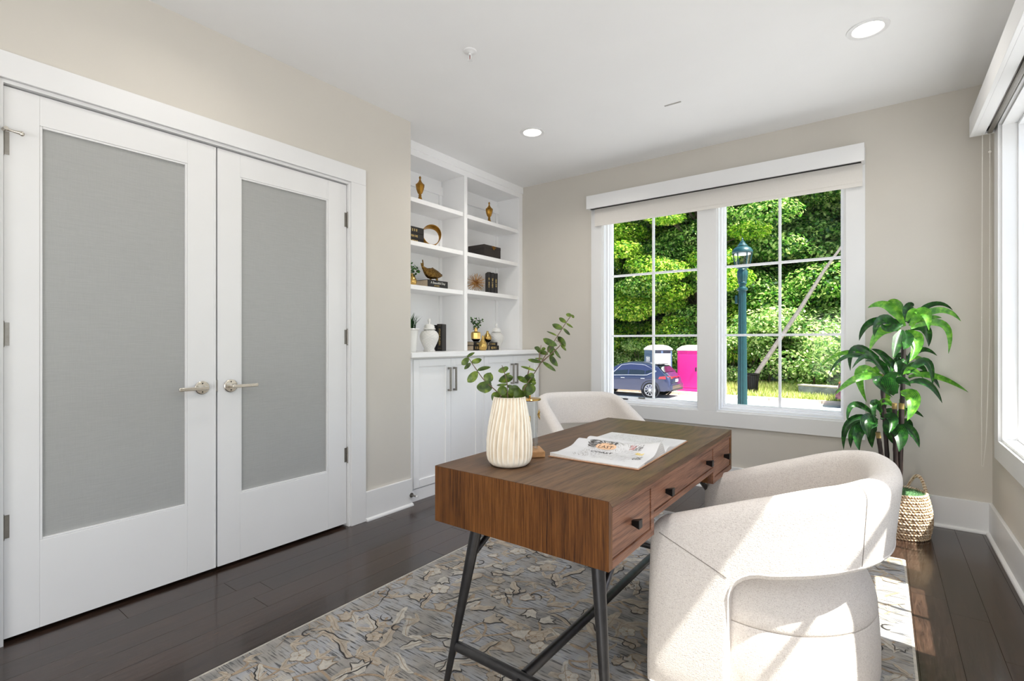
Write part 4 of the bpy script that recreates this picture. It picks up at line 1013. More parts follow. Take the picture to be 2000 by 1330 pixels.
# ------------------------------------------------------------------ on the desk
VC = at_z(995, 907, ZD); VX, VY = VC.x, VC.y
MV = Mat('washed_cream_stoneware'); v = MV.coord('Object', (1, 1, 0.15))
pt = MV.n('ShaderNodeNewGeometry').outputs['Pointiness']
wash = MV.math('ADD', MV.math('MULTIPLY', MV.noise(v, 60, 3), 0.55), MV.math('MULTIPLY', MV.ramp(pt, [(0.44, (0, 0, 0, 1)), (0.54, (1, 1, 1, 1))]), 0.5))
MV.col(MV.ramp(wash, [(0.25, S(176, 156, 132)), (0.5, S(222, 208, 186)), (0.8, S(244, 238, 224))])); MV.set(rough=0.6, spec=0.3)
MV.bump(MV.noise(MV.coord('Object'), 200, 3), 0.25, 0.002)
va = thing('ribbed_vase', 'cream ribbed stoneware vase holding eucalyptus on the desk corner', 'vase', (VX, VY, ZD + 0.0004))
prof = [(0.0002, 0), (0.050, 0), (0.060, 0.003), (0.068, 0.010), (0.074, 0.020), (0.0775, 0.034), (0.0785, 0.055), (0.0775, 0.085), (0.0745, 0.115), (0.070, 0.145), (0.0645, 0.172), (0.059, 0.200), (0.0545, 0.221), (0.0535, 0.226), (0.0505, 0.2265), (0.0475, 0.222), (0.049, 0.19), (0.055, 0.15), (0.0002, 0.12)]
def ribs(a, z):
    aa = a + 0.10 * math.sin(z * 14 + 1.0) + 0.02 * math.sin(3 * a)
    t = (aa * 28 / (2 * PI)) % 1.0
    amp = 0.095 * min(1, max(0, (z - 0.010) / 0.02)) if z < 0.2263 else 0.02
    return 1.0 - amp * (1 - abs(2 * t - 1) ** 2.2)
pv = []
for (r0, z0), (r1, z1) in zip(prof[:13], prof[1:14]):
    m = 3 if z1 - z0 > 0.015 else 1
    pv += [(r0 + (r1 - r0) * k / m, z0 + (z1 - z0) * k / m) for k in range(m)]
pv += prof[13:14]
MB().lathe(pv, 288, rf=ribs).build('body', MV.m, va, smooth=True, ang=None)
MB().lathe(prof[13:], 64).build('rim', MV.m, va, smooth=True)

# eucalyptus branches: tip/base points read off the photograph's crop, spread in depth round the vase
CR = lambda x, y: (880 + x * 0.15038, 600 + y * 0.15038)
DV = -math.sin(YAW) * VX + math.cos(YAW) * VY; PXM = F / DV
VD = Vector((-math.sin(YAW), math.cos(YAW), 0)); RT = Vector((math.cos(YAW), math.sin(YAW), 0)); UPV = Vector((0, 0, 1))
er = random.Random(8)
def euc_leaf(parent, org, bx, by, tx, ty, wpx, d0):
    ub, vb = CR(bx, by); ut, vt = CR(tx, ty)
    L_ = math.hypot(ut - ub, vt - vb) / PXM
    tilt = er.uniform(-0.5, 0.5) * L_
    A = at_d(ub, vb, d0); B = at_d(ut, vt, d0 + tilt); wd = wpx * 1.12 * 0.15038 / PXM / 2
    ax = B - A; L = ax.length; ax.normalize(); vdir = (A - Vector((0, 0, CAM_H))).normalized(); sd = ax.cross(vdir).normalized()
    sd = (sd + vdir * er.uniform(-0.35, 0.35)).normalized(); nn = sd.cross(ax)
    V = []; N = 8; M3 = 2
    for i in range(N + 1):
        s = i / N; ww = wd * (math.sin(PI * min(1, s * 0.97 + 0.03)) ** 0.62) if 0 < i < N else wd * 0.04
        c = A + ax * (L * s) + nn * (0.10 * L * math.sin(PI * s))
        for j in range(-M3, M3 + 1):
            q = j / M3; V.append(c + sd * ww * q + nn * (abs(q) * ww * 0.16))
    W = 2 * M3 + 1; Fc = [(i * W + j, i * W + j + 1, (i + 1) * W + j + 1, (i + 1) * W + j) for i in range(N) for j in range(W - 1)]
    mb = MB().add([p - org for p in V], Fc)
    return mb.build('leaf', m_euca, parent, smooth=True, ang=None, fix=False)
def branch(label, stems, leaves, dep):
    org = Vector((VX, VY, ZD + 0.13)); o = thing('eucalyptus_branch', label, 'greenery', org, 0, 'eucalyptus branches in the ribbed vase')
    mb = MB()
    for P in stems:
        pts = []
        for k, (x, y) in enumerate(P): u, v_ = CR(x, y); pts.append(at_d(u, v_, DV + dep * (k / max(1, len(P) - 1))))
        if P is stems[0]:
            pts = [org + Vector((0, 0, -0.0)) + RT * (0.012 if pts[-1].x > VX else -0.012), org + (pts[0] - org) * 0.8] + pts
        sm = []
        for k in range(len(pts) - 1):
            p0, p1, p2, p3 = pts[max(0, k - 1)], pts[k], pts[k + 1], pts[min(len(pts) - 1, k + 2)]
            for s in (0, 0.25, 0.5, 0.75): sm.append(0.5 * ((2 * p1) + (p2 - p0) * s + (2 * p0 - 5 * p1 + 4 * p2 - p3) * s * s + (3 * p1 - p0 - 3 * p2 + p3) * s ** 3))
        sm.append(pts[-1]); mb.tube([p - org for p in sm], lambda t: 0.0024 - 0.0014 * t, 7)
    mb.build('stem', m_stem, o, smooth=True)
    ymin, ymax = min(p[1] for p in stems[0]), max(p[1] for p in stems[0])
    for (bx, by, tx, ty, wp) in leaves:
        f_ = min(1.2, max(0, (ymax - by) / max(1, ymax - ymin)))
        euc_leaf(o, org, bx, by, tx, ty, wp, DV + dep * f_ + er.uniform(-0.008, 0.008))
branch('short eucalyptus branch leaning from the ribbed vase towards the cabinet doors', [[(650, 1160), (600, 1095), (440, 950), (335, 810), (240, 670), (212, 630)]],
       [(215, 645, 315, 588, 36), (235, 655, 145, 748, 72), (265, 715, 405, 678, 62), (262, 722, 178, 806, 46), (345, 820, 522, 778, 48), (352, 830, 222, 975, 98), (470, 968, 522, 848, 118), (455, 958, 448, 1116, 190), (600, 1098, 560, 1232, 102), (610, 1120, 728, 1046, 112), (470, 960, 530, 1006, 60)], -0.03)
branch('upright eucalyptus branch in the middle of the ribbed vase', [[(740, 1150), (735, 1000), (700, 850), (668, 755)]],
       [(752, 786, 618, 832, 72), (772, 850, 632, 935, 40), (815, 905, 622, 962, 98), (745, 1000, 598, 1014, 34), (738, 1012, 850, 1075, 58), (905, 1060, 742, 1118, 132), (820, 1128, 640, 1196, 112), (830, 1180, 942, 1088, 142), (690, 780, 752, 800, 50), (560, 1170, 640, 1210, 60), (540, 1190, 610, 1222, 52)], 0.012)
branch('tall eucalyptus branch sweeping from the ribbed vase towards the windows', [[(900, 1170), (985, 1010), (1070, 885), (1230, 630), (1385, 380), (1500, 200), (1578, 95)], [(1180, 715), (1300, 610), (1432, 480), (1368, 432)], [(1005, 868), (1028, 762)], [(1150, 690), (1160, 590), (1176, 495)]],
       [(1010, 982, 1020, 1148, 162), (950, 915, 1106, 958, 112), (1000, 982, 866, 900, 62), (1050, 978, 1112, 986, 52), (1115, 830, 908, 768, 30), (1185, 712, 1003, 680, 46), (1195, 708, 1368, 832, 46), (1165, 545, 1088, 522, 52), (1178, 540, 1236, 540, 36), (1270, 612, 1118, 562, 58), (1290, 622, 1393, 768, 72), (1385, 500, 1203, 408, 78), (1275, 590, 1320, 480, 84), (1290, 590, 1345, 620, 60), (1340, 530, 1432, 668, 36), (1385, 372, 1246, 312, 22), (1392, 380, 1494, 512, 72), (1430, 490, 1502, 566, 34), (1458, 282, 1320, 222, 66), (1462, 272, 1553, 362, 36), (1502, 200, 1410, 138, 50), (1502, 206, 1592, 268, 26), (1575, 105, 1498, 92, 46), (1572, 100, 1602, 142, 34), (1200, 672, 1092, 664, 20), (1010, 870, 1090, 900, 60), (950, 1100, 1020, 1180, 50)], 0.05)

# glass candle holder with gold lid on a wooden foot, behind the vase
lc = at_d(1034, 880, 1.80); LX, LY = lc.x, lc.y
lh = thing('candle_lantern', 'gold and clear glass candle lantern on a wooden foot behind the ribbed vase', 'lantern', (LX, LY, ZD + 0.0004), YAW + 0.15)
MB().box(-0.048, 0.048, -0.048, 0.048, 0, 0.022).build('foot', m_woodblock, lh, bevel=0.003)
MB().lathe([(0.030, 0.022), (0.0315, 0.024), (0.0315, 0.196), (0.030, 0.198), (0.0288, 0.196), (0.0288, 0.024)], 40).build('glass_cylinder', m_clear, lh, smooth=True)
MB().lathe([(0.0002, 0.198), (0.040, 0.198), (0.0425, 0.201), (0.040, 0.205), (0.012, 0.208), (0.0002, 0.2085)], 40).build('lid', m_gold, lh, smooth=True)
MB().ball((0, 0, 0.214), 0.006, 12, 8).build('knob', m_gold, lh, smooth=True)
MB().cyl((0, 0, 0.022), (0, 0, 0.14), 0.0045, n=12).build('candle_stem', m_gold, lh, smooth=True)
s = MB()
for k in range(8):
    a = k * PI / 4; s.ring_loft([[(0.034 + q * 0, 0, 0.150)] * 4, [(0.034, 0, 0.150)] * 4]) if False else None
    s.tube([(0.033, 0, 0.145), (0.033 + 0.004, 0.020 * math.cos(a), 0.145 + 0.020 * math.sin(a))], lambda t: 0.0035 * (1 - t) + 0.0003, 6)
s.build('star', m_gold, lh, smooth=True)

# open book: x runs along the spine (local), y across the pages
bo = thing('open_book', 'open illustrated book with white pages lying on the desk top', 'book', (-0.795, 1.783, ZD + 0.0004), 0.03)
PW, PH = 0.272, 0.325                                          # page width (y) and height (x)
def pz(y, x=0.0):
    """page surface over the board: rises towards the gutter, dips into it; the near side of the left block bulges"""
    a = abs(y) / PW; side = -1 if y < 0 else 1
    base = 0.0065 if side < 0 else 0.0060
    hump = 0.019 * math.exp(-((a - 0.17) / 0.16) ** 2) + 0.006 * max(0.0, 1 - a) ** 0.7
    if side < 0: hump = hump * (1.0 + 0.85 * max(0, x / (PH / 2)) ** 2)
    else: hump = hump * (0.62 - 0.1 * x / (PH / 2))
    dip = 1 - math.exp(-(a / 0.055) ** 1.5)
    curl_ = 0.010 * max(0, (a - 0.8) / 0.2) * (max(0, -x / (PH / 2) - 0.2)) if side < 0 else 0
    return base + hump * dip + curl_
c = MB(); c.box(-PH / 2 - 0.004, PH / 2 + 0.004, -PW - 0.006, -0.010, 0, 0.0028); c.box(-PH / 2 - 0.004, PH / 2 + 0.004, 0.010, PW + 0.006, 0, 0.0028); c.box(-PH / 2 - 0.004, PH / 2 + 0.004, -0.010, 0.010, 0, 0.0022)
c.build('cover', plain('tan_cover', S(172, 128, 96), 0.6, var=0.1, nscale=60), bo, bevel=0.001)
MP = Mat('printed_page'); v = MP.coord('Object')
MP.col(MP.ramp(MP.noise(v, 9), [(0.3, S(204, 204, 206)), (0.7, S(214, 214, 214))])); MP.set(rough=0.6, spec=0.3)
m_pgedge = plain('white_page_edges', S(222, 219, 214), 0.8, var=0.06, nscale=300)
def block(side):
    xs = [-PH / 2 + PH * i / 14 for i in range(15)]; ysl = [side * PW * (k / 34) for k in range(35)]
    top = [[(x, y, pz(y + side * 1e-5, x)) for y in ysl] for x in xs]
    mb = MB(); n = 35
    mb.add([p for r in top for p in r], [(i * n + j, i * n + j + 1, (i + 1) * n + j + 1, (i + 1) * n + j) for i in range(14) for j in range(34)])
    mb.build('page', MP.m, bo, smooth=True, ang=None)
    e = MB()
    for r in (top[0], top[-1]):
        e.add([p for p in r] + [(p[0], p[1], 0.003) for p in r], [(j, j + 1, n + j + 1, n + j) for j in range(n - 1)])
    col_ = [r[-1] for r in top]; e.add(col_ + [(p[0], p[1], 0.003) for p in col_], [(j, j + 1, 15 + j + 1, 15 + j) for j in range(14)])
    e.build('page_block', m_pgedge, bo)
block(-1); block(1)
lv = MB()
for k in range(1, 6):                                           # grey lines painted as shade between leaf edges at the bulge's near end
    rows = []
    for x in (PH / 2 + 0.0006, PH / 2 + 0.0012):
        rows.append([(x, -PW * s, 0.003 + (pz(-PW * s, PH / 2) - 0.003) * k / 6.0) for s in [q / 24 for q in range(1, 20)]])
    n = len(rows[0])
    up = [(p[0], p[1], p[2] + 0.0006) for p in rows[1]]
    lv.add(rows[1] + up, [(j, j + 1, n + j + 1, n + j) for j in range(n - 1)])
lv.build('leaf_gap_lines', plain('page_gap_shade', S(150, 146, 142), 0.9), bo)
onpage = lambda co: Vector((co.x, co.y, pz(co.y, co.x) + 0.0006))
m_ink = plain('printed_ink', S(66, 62, 58), 0.7, var=0.2); m_ink2 = plain('pale_printed_ink', S(150, 146, 142), 0.7, var=0.1)
m_peach = plain('peach_print', S(226, 186, 150), 0.7, var=0.1); m_pink = plain('pink_print', S(196, 132, 130), 0.7, var=0.15); m_yel = plain('yellow_print', S(232, 206, 118), 0.7, var=0.15)
br_ = random.Random(14)
def strokes(name, mt, cnt, area, length, wd, dirf):
    mb = MB()
    for _ in range(cnt):
        x, y = br_.uniform(area[0], area[1]), br_.uniform(area[2], area[3]); a = dirf(x, y); L = length * br_.uniform(0.5, 1.3)
        dxy = Vector((math.cos(a), math.sin(a))) * L; nn = Vector((-dxy.y, dxy.x)).normalized() * wd
        P = [(x, y), (x + dxy.x / 2 + nn.x, y + dxy.y / 2 + nn.y), (x + dxy.x, y + dxy.y)]
        for (p, q) in zip(P, P[1:]):
            V = [onpage(Vector((p[0] + s * nn.x * 0.5, p[1] + s * nn.y * 0.5, 0))) for s in (-1, 1)] + [onpage(Vector((q[0] + s * nn.x * 0.5, q[1] + s * nn.y * 0.5, 0))) for s in (1, -1)]
            mb.add(V, [(0, 1, 2, 3)])
    return stuff(mb.build(name, mt, bo, fix=False))
strokes('printed_drawing', m_ink, 420, (-0.095, 0.0, -0.10, -0.025), 0.013, 0.0012, lambda x, y: 2.2 + 1.2 * math.sin(40 * x + 25 * y))
strokes('printed_hatching', m_ink2, 520, (-0.10, 0.10, -0.235, -0.04), 0.016, 0.0006, lambda x, y: 1.5 + 0.8 * math.sin(25 * x - 18 * y))
strokes('printed_text_lines', m_ink2, 300, (-0.12, 0.10, 0.045, 0.235), 0.010, 0.0010, lambda x, y: 1.57)
strokes('printed_sketch', m_pink, 40, (0.060, 0.078, -0.095, -0.070), 0.008, 0.0013, lambda x, y: 1.0)
strokes('printed_sketch', m_ink, 46, (0.075, 0.108, -0.095, -0.065), 0.007, 0.0010, lambda x, y: 1.2 + 60 * x)
strokes('printed_sketch', m_yel, 46, (0.10, 0.125, -0.13, -0.105), 0.009, 0.0018, lambda x, y: 80 * y)
strokes('printed_sketch', m_ink, 60, (0.105, 0.13, -0.19, -0.145), 0.008, 0.0011, lambda x, y: 50 * x)
pb = MB(); pb.add([onpage(Vector((-0.030 + 0.040 * math.cos(a), -0.088 + 0.024 * math.sin(a), 0))) for a in [2 * PI * k / 24 for k in range(24)]], [tuple(range(24))]); pb.build('printed_patch', m_peach, bo)
onp2 = lambda co: onpage(co) + Vector((0, 0, 0.0007))
put_text('EAST', 0.026, m_ink, bo, Matrix.Translation((-0.030, -0.093, 0)), onp2)
put_text('COAST', 0.026, m_ink, bo, Matrix.Translation((-0.020, -0.152, 0)), onp2)
# ------------------------------------------------------------------ corner plant in a coiled basket
PD = 3.05; PP = F / PD
pc = at_d(1757, 700, PD); PX, PY = pc.x, pc.y
def strawmat():
    M = Mat('coiled_straw'); v = M.n('ShaderNodeTexCoord').outputs['Object']; sx = M.n('ShaderNodeSeparateXYZ'); M.l(v, sx.inputs[0])
    an = M.math('ARCTAN2', sx.outputs[1], sx.outputs[0]); st = M.math('SINE', M.math('ADD', M.math('MULTIPLY', an, 58.0), M.math('MULTIPLY', sx.outputs[2], 240.0)))
    nz = M.noise(M.coord('Object'), 60, 3)
    M.col(M.ramp(M.math('ADD', M.math('MULTIPLY', st, 0.22), nz), [(0.25, S(172, 134, 98)), (0.5, S(222, 198, 168)), (0.8, S(240, 224, 200))])); M.set(rough=0.85, spec=0.2)
    M.bump(M.math('ADD', st, nz), 0.6, 0.006); return M.m
m_straw = strawmat(); m_straw2 = plain('brown_straw', S(150, 108, 74), 0.9, var=0.3, nscale=60, bump=0.3, bscale=120)
BH, BR = 0.262, 0.150
bkt = thing('woven_basket', 'round coiled straw basket with rope handles in the room corner', 'basket', (PX, PY, 0.0006))
def br_at(z): return BR * (0.86 + 0.16 * math.sin(PI * min(1, (z / BH) * 0.9 + 0.12)))
NC = 17; ph = BH / NC
MB().lathe([(0.0002, 0.003), (br_at(0) - 0.01, 0.003), (br_at(0) - 0.01, 0.010), (0.0002, 0.012)], 48).build('bottom', m_straw2, bkt)
for k in range(NC):
    z = ph * (k + 0.5); R = br_at(z)
    thick = ph * 0.56 if k % 2 == 0 else ph * 0.46
    if k % 2 == 0:
        MB().tube([(R * math.cos(a), R * math.sin(a), z) for a in [2 * PI * i / 64 for i in range(64)]], thick, 10, True).build('coil', m_straw, bkt, smooth=True, ang=None)
    else:
        n = 150; MB().tube([((R - 0.001 + 0.003 * math.sin(a * 38)) * math.cos(a), (R - 0.001 + 0.003 * math.sin(a * 38)) * math.sin(a), z + 0.0022 * math.cos(a * 38)) for a in [2 * PI * i / 228 for i in range(228)]], thick, 6, True).build('coil', m_straw, bkt, smooth=True, ang=None)
for a0 in (YAW + 0.25, YAW + 0.25 + PI):
    pts = []
    for i in range(17):
        t = i / 16; a = a0 + (t - 0.5) * 0.85; z = BH - 0.02 + 0.095 * math.sin(PI * t); pts.append((BR * 0.97 * math.cos(a), BR * 0.97 * math.sin(a), z))
    h = MB()
    for s in range(3):
        q = []
        for i in range(65):
            t = i / 64; a = a0 + (t - 0.5) * 0.85; tw = t * 34 + s * 2 * PI / 3; z = BH - 0.02 + 0.095 * math.sin(PI * t)
            q.append(((BR * 0.97 + 0.0055 * math.cos(tw)) * math.cos(a), (BR * 0.97 + 0.0055 * math.cos(tw)) * math.sin(a), z + 0.0055 * math.sin(tw)))
        h.tube(q, 0.0058, 6)
    h.build('rope_handle', m_straw, bkt, smooth=True, ang=None)
ms = thing('moss_mound', 'green moss filling the straw basket under the corner plant', 'moss', (PX, PY, BH - 0.03))
rr = random.Random(2); mm = MB()
mm.lathe([(BR - 0.014, -0.02), (BR - 0.016, 0.0), (0.09, 0.018), (0.0002, 0.024)], 28)
for i in range(1500):
    a = rr.uniform(0, 2 * PI); r = (BR - 0.02) * math.sqrt(rr.random()); p = Vector((r * math.cos(a), r * math.sin(a), 0.014)); d_ = Vector((rr.gauss(0, 1), rr.gauss(0, 1), abs(rr.gauss(0.8, 0.6)))).normalized() * rr.uniform(0.012, 0.035); s = d_.orthogonal().normalized() * 0.0016
    mm.add([p - s, p + s, p + d_], [(0, 1, 2)])
stuff(mm.build('moss', m_moss, ms, fix=False))

m_sheath = plain('tan_leaf_sheath', S(150, 128, 78), 0.7, var=0.2)
cp = thing('corn_plant', 'tall green corn plant with striped arching leaves in the straw basket', 'plant', (PX, PY, BH - 0.02))
ORG = Vector((PX, PY, BH - 0.02))
PC = lambda x, y: (1600 + x * 0.40587, 560 + y * 0.40587)
pr = random.Random(31)
def pleaf(pts, wpx, d0, dt, fold=0.35):
    """pts: three points (base, middle, tip) in the crop frame; d0 distance at base, dt change to the tip"""
    P = []
    for k, (x, y) in enumerate(pts): u, v = PC(x, y); P.append(at_d(u, v, PD + d0 + dt * (k / 2.0)))
    A, Mi, B = P; C = Mi * 2 - (A + B) / 2
    wd = wpx * 0.40587 / PP / 2; N = 12; V = []; UV = []
    for i in range(N + 1):
        s = i / N; p = A * (1 - s) ** 2 + C * 2 * s * (1 - s) + B * s * s
        t = ((C - A) * (1 - s) + (B - C) * s).normalized(); vd = (p - Vector((0, 0, CAM_H))).normalized()
        sd = t.cross(vd).normalized(); nn = sd.cross(t)
        ww = wd * min(1.0, (0.30 + 2.2 * s)) * (1 - s ** 2.6) ** 0.8 if s < 1 else 0.0006
        ww = max(ww, 0.0006)
        for j in (-2, -1, 0, 1, 2):
            q = j / 2; V.append(p + sd * ww * q - nn * (abs(q) * ww * fold) - ORG); UV.append((q, s))
    for i_, p in enumerate(V):
        q = p + ORG; k = min(1.0, 4.125 / q.y, 0.50 / q.x if q.x > 0 else 1.0)
        if k < 1: V[i_] = Vector((q.x * k, q.y * k, CAM_H + (q.z - CAM_H) * k)) - ORG
    Fc = [(i * 5 + j, i * 5 + j + 1, (i + 1) * 5 + j + 1, (i + 1) * 5 + j) for i in range(N) for j in range(4)]
    me = MB().add(V, Fc).mesh('leaf', m_dracaena2 if pr.random() < 0.26 else m_dracaena, True, None)
    ul = me.uv_layers.new(name='UVMap')
    for lp in me.loops: ul.data[lp.index].uv = UV[lp.vertex_index]
    return link_mesh('leaf', me, cp)
LEAVES = [
 ((410, 190), (330, 92), (233, 102), 42, 0.0, 0.05), ((398, 150), (372, 80), (326, 76), 36, 0.05, 0.12), ((415, 170), (430, 98), (456, 92), 38, 0.02, 0.06),
 ((430, 170), (545, 84), (642, 112), 24, 0.0, 0.03), ((440, 180), (575, 112), (682, 166), 30, -0.02, -0.05), ((440, 190), (505, 122), (528, 210), 50, -0.04, -0.12),
 ((440, 200), (598, 182), (622, 322), 32, -0.02, -0.06), ((440, 205), (512, 205), (527, 288), 40, -0.01, 0.04), ((422, 215), (470, 265), (434, 362), 54, -0.04, -0.10),
 ((412, 212), (424, 262), (404, 302), 46, -0.05, -0.10), ((396, 208), (378, 272), (356, 344), 46, -0.05, -0.08), ((388, 205), (298, 215), (243, 306), 42, -0.03, -0.10),
 ((372, 182), (298, 158), (262, 244), 40, -0.02, -0.08), ((362, 178), (248, 172), (192, 260), 34, 0.0, 0.04), ((402, 190), (352, 168), (326, 162), 34, 0.04, 0.1),
 ((425, 175), (470, 130), (500, 100), 26, 0.05, 0.10), ((420, 165), (452, 118), (470, 130), 30, -0.03, -0.06), ((432, 185), (520, 150), (590, 150), 24, 0.06, 0.12), ((400, 180), (330, 200), (300, 175), 34, -0.05, -0.08),
 ((285, 342), (172, 298), (150, 404), 32, 0.0, -0.03), ((290, 352), (130, 316), (5, 388), 22, 0.02, 0.02), ((290, 368), (142, 332), (44, 428), 20, -0.02, -0.05),
 ((310, 402), (238, 330), (158, 394), 26, -0.03, -0.08), ((335, 445), (286, 366), (222, 358), 36, -0.02, -0.04), ((300, 438), (185, 438), (74, 522), 34, -0.02, -0.06),
 ((300, 432), (196, 410), (228, 556), 44, 0.02, -0.02), ((345, 462), (276, 452), (352, 532), 32, -0.05, -0.08), ((360, 405), (330, 350), (288, 328), 34, 0.03, 0.06),
 ((382, 385), (400, 335), (348, 338), 36, 0.0, 0.05), ((400, 402), (478, 306), (567, 332), 28, 0.04, 0.06), ((420, 422), (515, 360), (546, 476), 36, -0.02, -0.06),
 ((430, 432), (565, 432), (718, 508), 28, 0.0, 0.04), ((430, 462), (522, 466), (592, 560), 30, -0.03, -0.08), ((366, 516), (338, 452), (382, 412), 66, -0.05, -0.14),
 ((392, 512), (452, 540), (424, 644), 60, -0.05, -0.10), ((402, 412), (470, 376), (524, 424), 30, 0.03, 0.05), ((412, 352), (388, 392), (400, 434), 46, -0.03, -0.08),
 ((350, 400), (310, 330), (250, 300), 30, 0.05, 0.10), ((380, 430), (440, 400), (500, 440), 30, 0.0, -0.05), ((340, 420), (380, 350), (420, 330), 30, 0.02, 0.05), ((360, 470), (400, 450), (440, 480), 34, -0.02, -0.06),
 ((320, 380), (270, 400), (210, 420), 30, 0.03, 0.08), ((430, 440), (520, 420), (580, 490), 26, 0.04, 0.08), ((350, 440), (320, 500), (340, 545), 36, 0.02, 0.04), ((445, 340), (480, 345), (505, 360), 22, 0.05, 0.08),
 ((272, 622), (168, 566), (136, 654), 28, 0.0, -0.04), ((282, 642), (150, 650), (118, 784), 36, 0.0, 0.03), ((282, 652), (176, 680), (152, 776), 38, 0.03, 0.05),
 ((280, 662), (196, 690), (194, 790), 52, -0.03, -0.07), ((272, 652), (232, 650), (236, 724), 62, -0.04, -0.08), ((300, 604), (264, 560), (268, 646), 34, -0.04, -0.10),
 ((312, 622), (356, 640), (336, 704), 44, -0.04, -0.10), ((352, 672), (392, 710), (384, 794), 60, -0.05, -0.10), ((372, 682), (440, 690), (482, 774), 40, -0.03, -0.06),
 ((402, 592), (452, 596), (502, 628), 20, 0.0, 0.04), ((352, 572), (310, 552), (278, 592), 30, 0.0, 0.04), ((392, 662), (428, 656), (442, 724), 34, 0.03, 0.06),
 ((300, 640), (330, 600), (380, 600), 30, 0.02, 0.06), ((270, 640), (250, 700), (255, 775), 40, 0.04, 0.05), ((300, 620), (310, 560), (345, 530), 30, 0.04, 0.08), ((360, 640), (400, 600), (385, 540), 34, 0.03, 0.06), ((350, 640), (330, 680), (360, 760), 40, 0.0, 0.0)]
for (a, m, b_, w_, d0, dt) in LEAVES: pleaf((a, m, b_), w_ * 1.12, d0, dt)
for (top, bot, dd, r) in (((408, 240), (392, 850), 0.0, 0.0125), ((300, 420), (306, 850), 0.03, 0.012), ((362, 560), (362, 850), -0.03, 0.0125), ((282, 700), (286, 850), -0.02, 0.012), ((396, 560), (390, 850), -0.03, 0.0130)):
    P = []
    for (x, y) in (top, bot): u, v = PC(x, y); P.append(at_d(u, v, PD + dd))
    d_ = (P[1] - P[0]); low = P[0] + d_ * ((ORG.z - 0.01 - P[0].z) / d_.z); low = Vector((PX + (low.x - PX) * 0.6, PY + (low.y - PY) * 0.6, low.z))
    mb = MB(); L = (P[0] - low)
    pts = [low + L * (k / 30) - ORG for k in range(31)]
    mb.tube(pts, lambda t: r * (1.0 + (0.10 if int(t * 30) % 5 == 0 else 0)), 12); mb.build('cane', m_cane, cp, smooth=True)
    nk = P[0] - ORG; MB().tube([nk + (low - P[0]).normalized() * 0.035, nk], r * 1.10, 12).build('leaf_sheath', m_sheath, cp, smooth=True)
# ------------------------------------------------------------------ outside: street, lawn, lamp post, vehicles, toilets, trees
GZ, LZ, YC = -1.45, -1.33, 24.5
def groundmat(name, a, b, sc, bump=0.3):
    M = Mat(name); M.col(M.ramp(M.noise(M.coord('World'), sc, 5, 0.65), [(0.3, a), (0.7, b)])); M.set(rough=0.95, spec=0.2); M.bump(M.noise(M.coord('World'), 40, 3), bump, 0.02); return M.m
m_road = groundmat('asphalt', S(170, 170, 172), S(190, 189, 190), 3)
m_conc = groundmat('pale_concrete', S(206, 190, 176), S(226, 212, 200), 4)
m_lawn = groundmat('lawn_soil', S(126, 136, 70), S(174, 176, 104), 2)
m_forest = groundmat('forest_floor', S(52, 52, 34), S(86, 84, 52), 2)
struct(MB().box(-60, 40, 4.6, YC - 0.35, GZ - 0.2, GZ).build('street', m_road))
kb = struct(MB().box(-60, 40, YC - 0.35, YC, GZ - 0.2, GZ + 0.005).build('gutter', m_conc))
k2 = bpy.data.objects.new('curb', MB().box(0, 1.98, 0, 0.18, 0, 0.145).mesh('curb_stone', m_conc)); COL.objects.link(k2); struct(k2); k2.location = (-40, YC, GZ)
for i in range(1, 30):
    c_ = bpy.data.objects.new('curb_stone', k2.data); COL.objects.link(c_); c_.parent = k2; c_.location = (i * 2.0, 0, 0)
struct(MB().box(-60, 40, YC + 0.18, 31.0, GZ - 0.2, LZ).build('lawn', m_lawn))
struct(MB().box(-60, 40, 31.0, 70, GZ - 0.2, LZ).build('forest_ground', m_forest))
struct(MB().box(-13.6, -6.2, YC + 0.18, 27.4, LZ - 0.05, LZ + 0.015).build('pavement', m_conc))

struct(MB().box(XR + 0.2, 40, -40, 4.6, GZ - 0.2, GZ).build('bounce_ground', m_road))  # unseen ground added to bounce sunlight up to the ceiling
struct(MB().box(-60, XR + 0.2, 4.36, 4.6, GZ - 0.2, GZ).build('footpath', m_conc))
# grass blades
n = 16000
gx = rng.uniform(-7, 2.5, n); gy = YC + 0.25 + (rng.uniform(0, 1, n)) * 5.2; hgt = rng.uniform(0.10, 0.34, n) * np.where(gy > 26.5, 1.5, 0.9); a = rng.uniform(0, 2 * PI, n); wdt = rng.uniform(0.012, 0.03, n)
b0 = np.stack([gx, gy, np.full(n, LZ)], 1); sd_ = np.stack([np.cos(a) * wdt, np.sin(a) * wdt, np.zeros(n)], 1); tp = b0 + np.stack([rng.normal(0, 0.08, n), rng.normal(0, 0.08, n), hgt], 1)
V = np.stack([b0 - sd_, b0 + sd_, tp], 1).reshape(-1, 3); o = link_mesh('lawn_grass', raw_mesh('lawn_grass', V, np.arange(3 * n).reshape(-1, 3), m_grass)); stuff(o); tag(o, 'long sunlit grass growing between the curb and the bushes', 'grass')

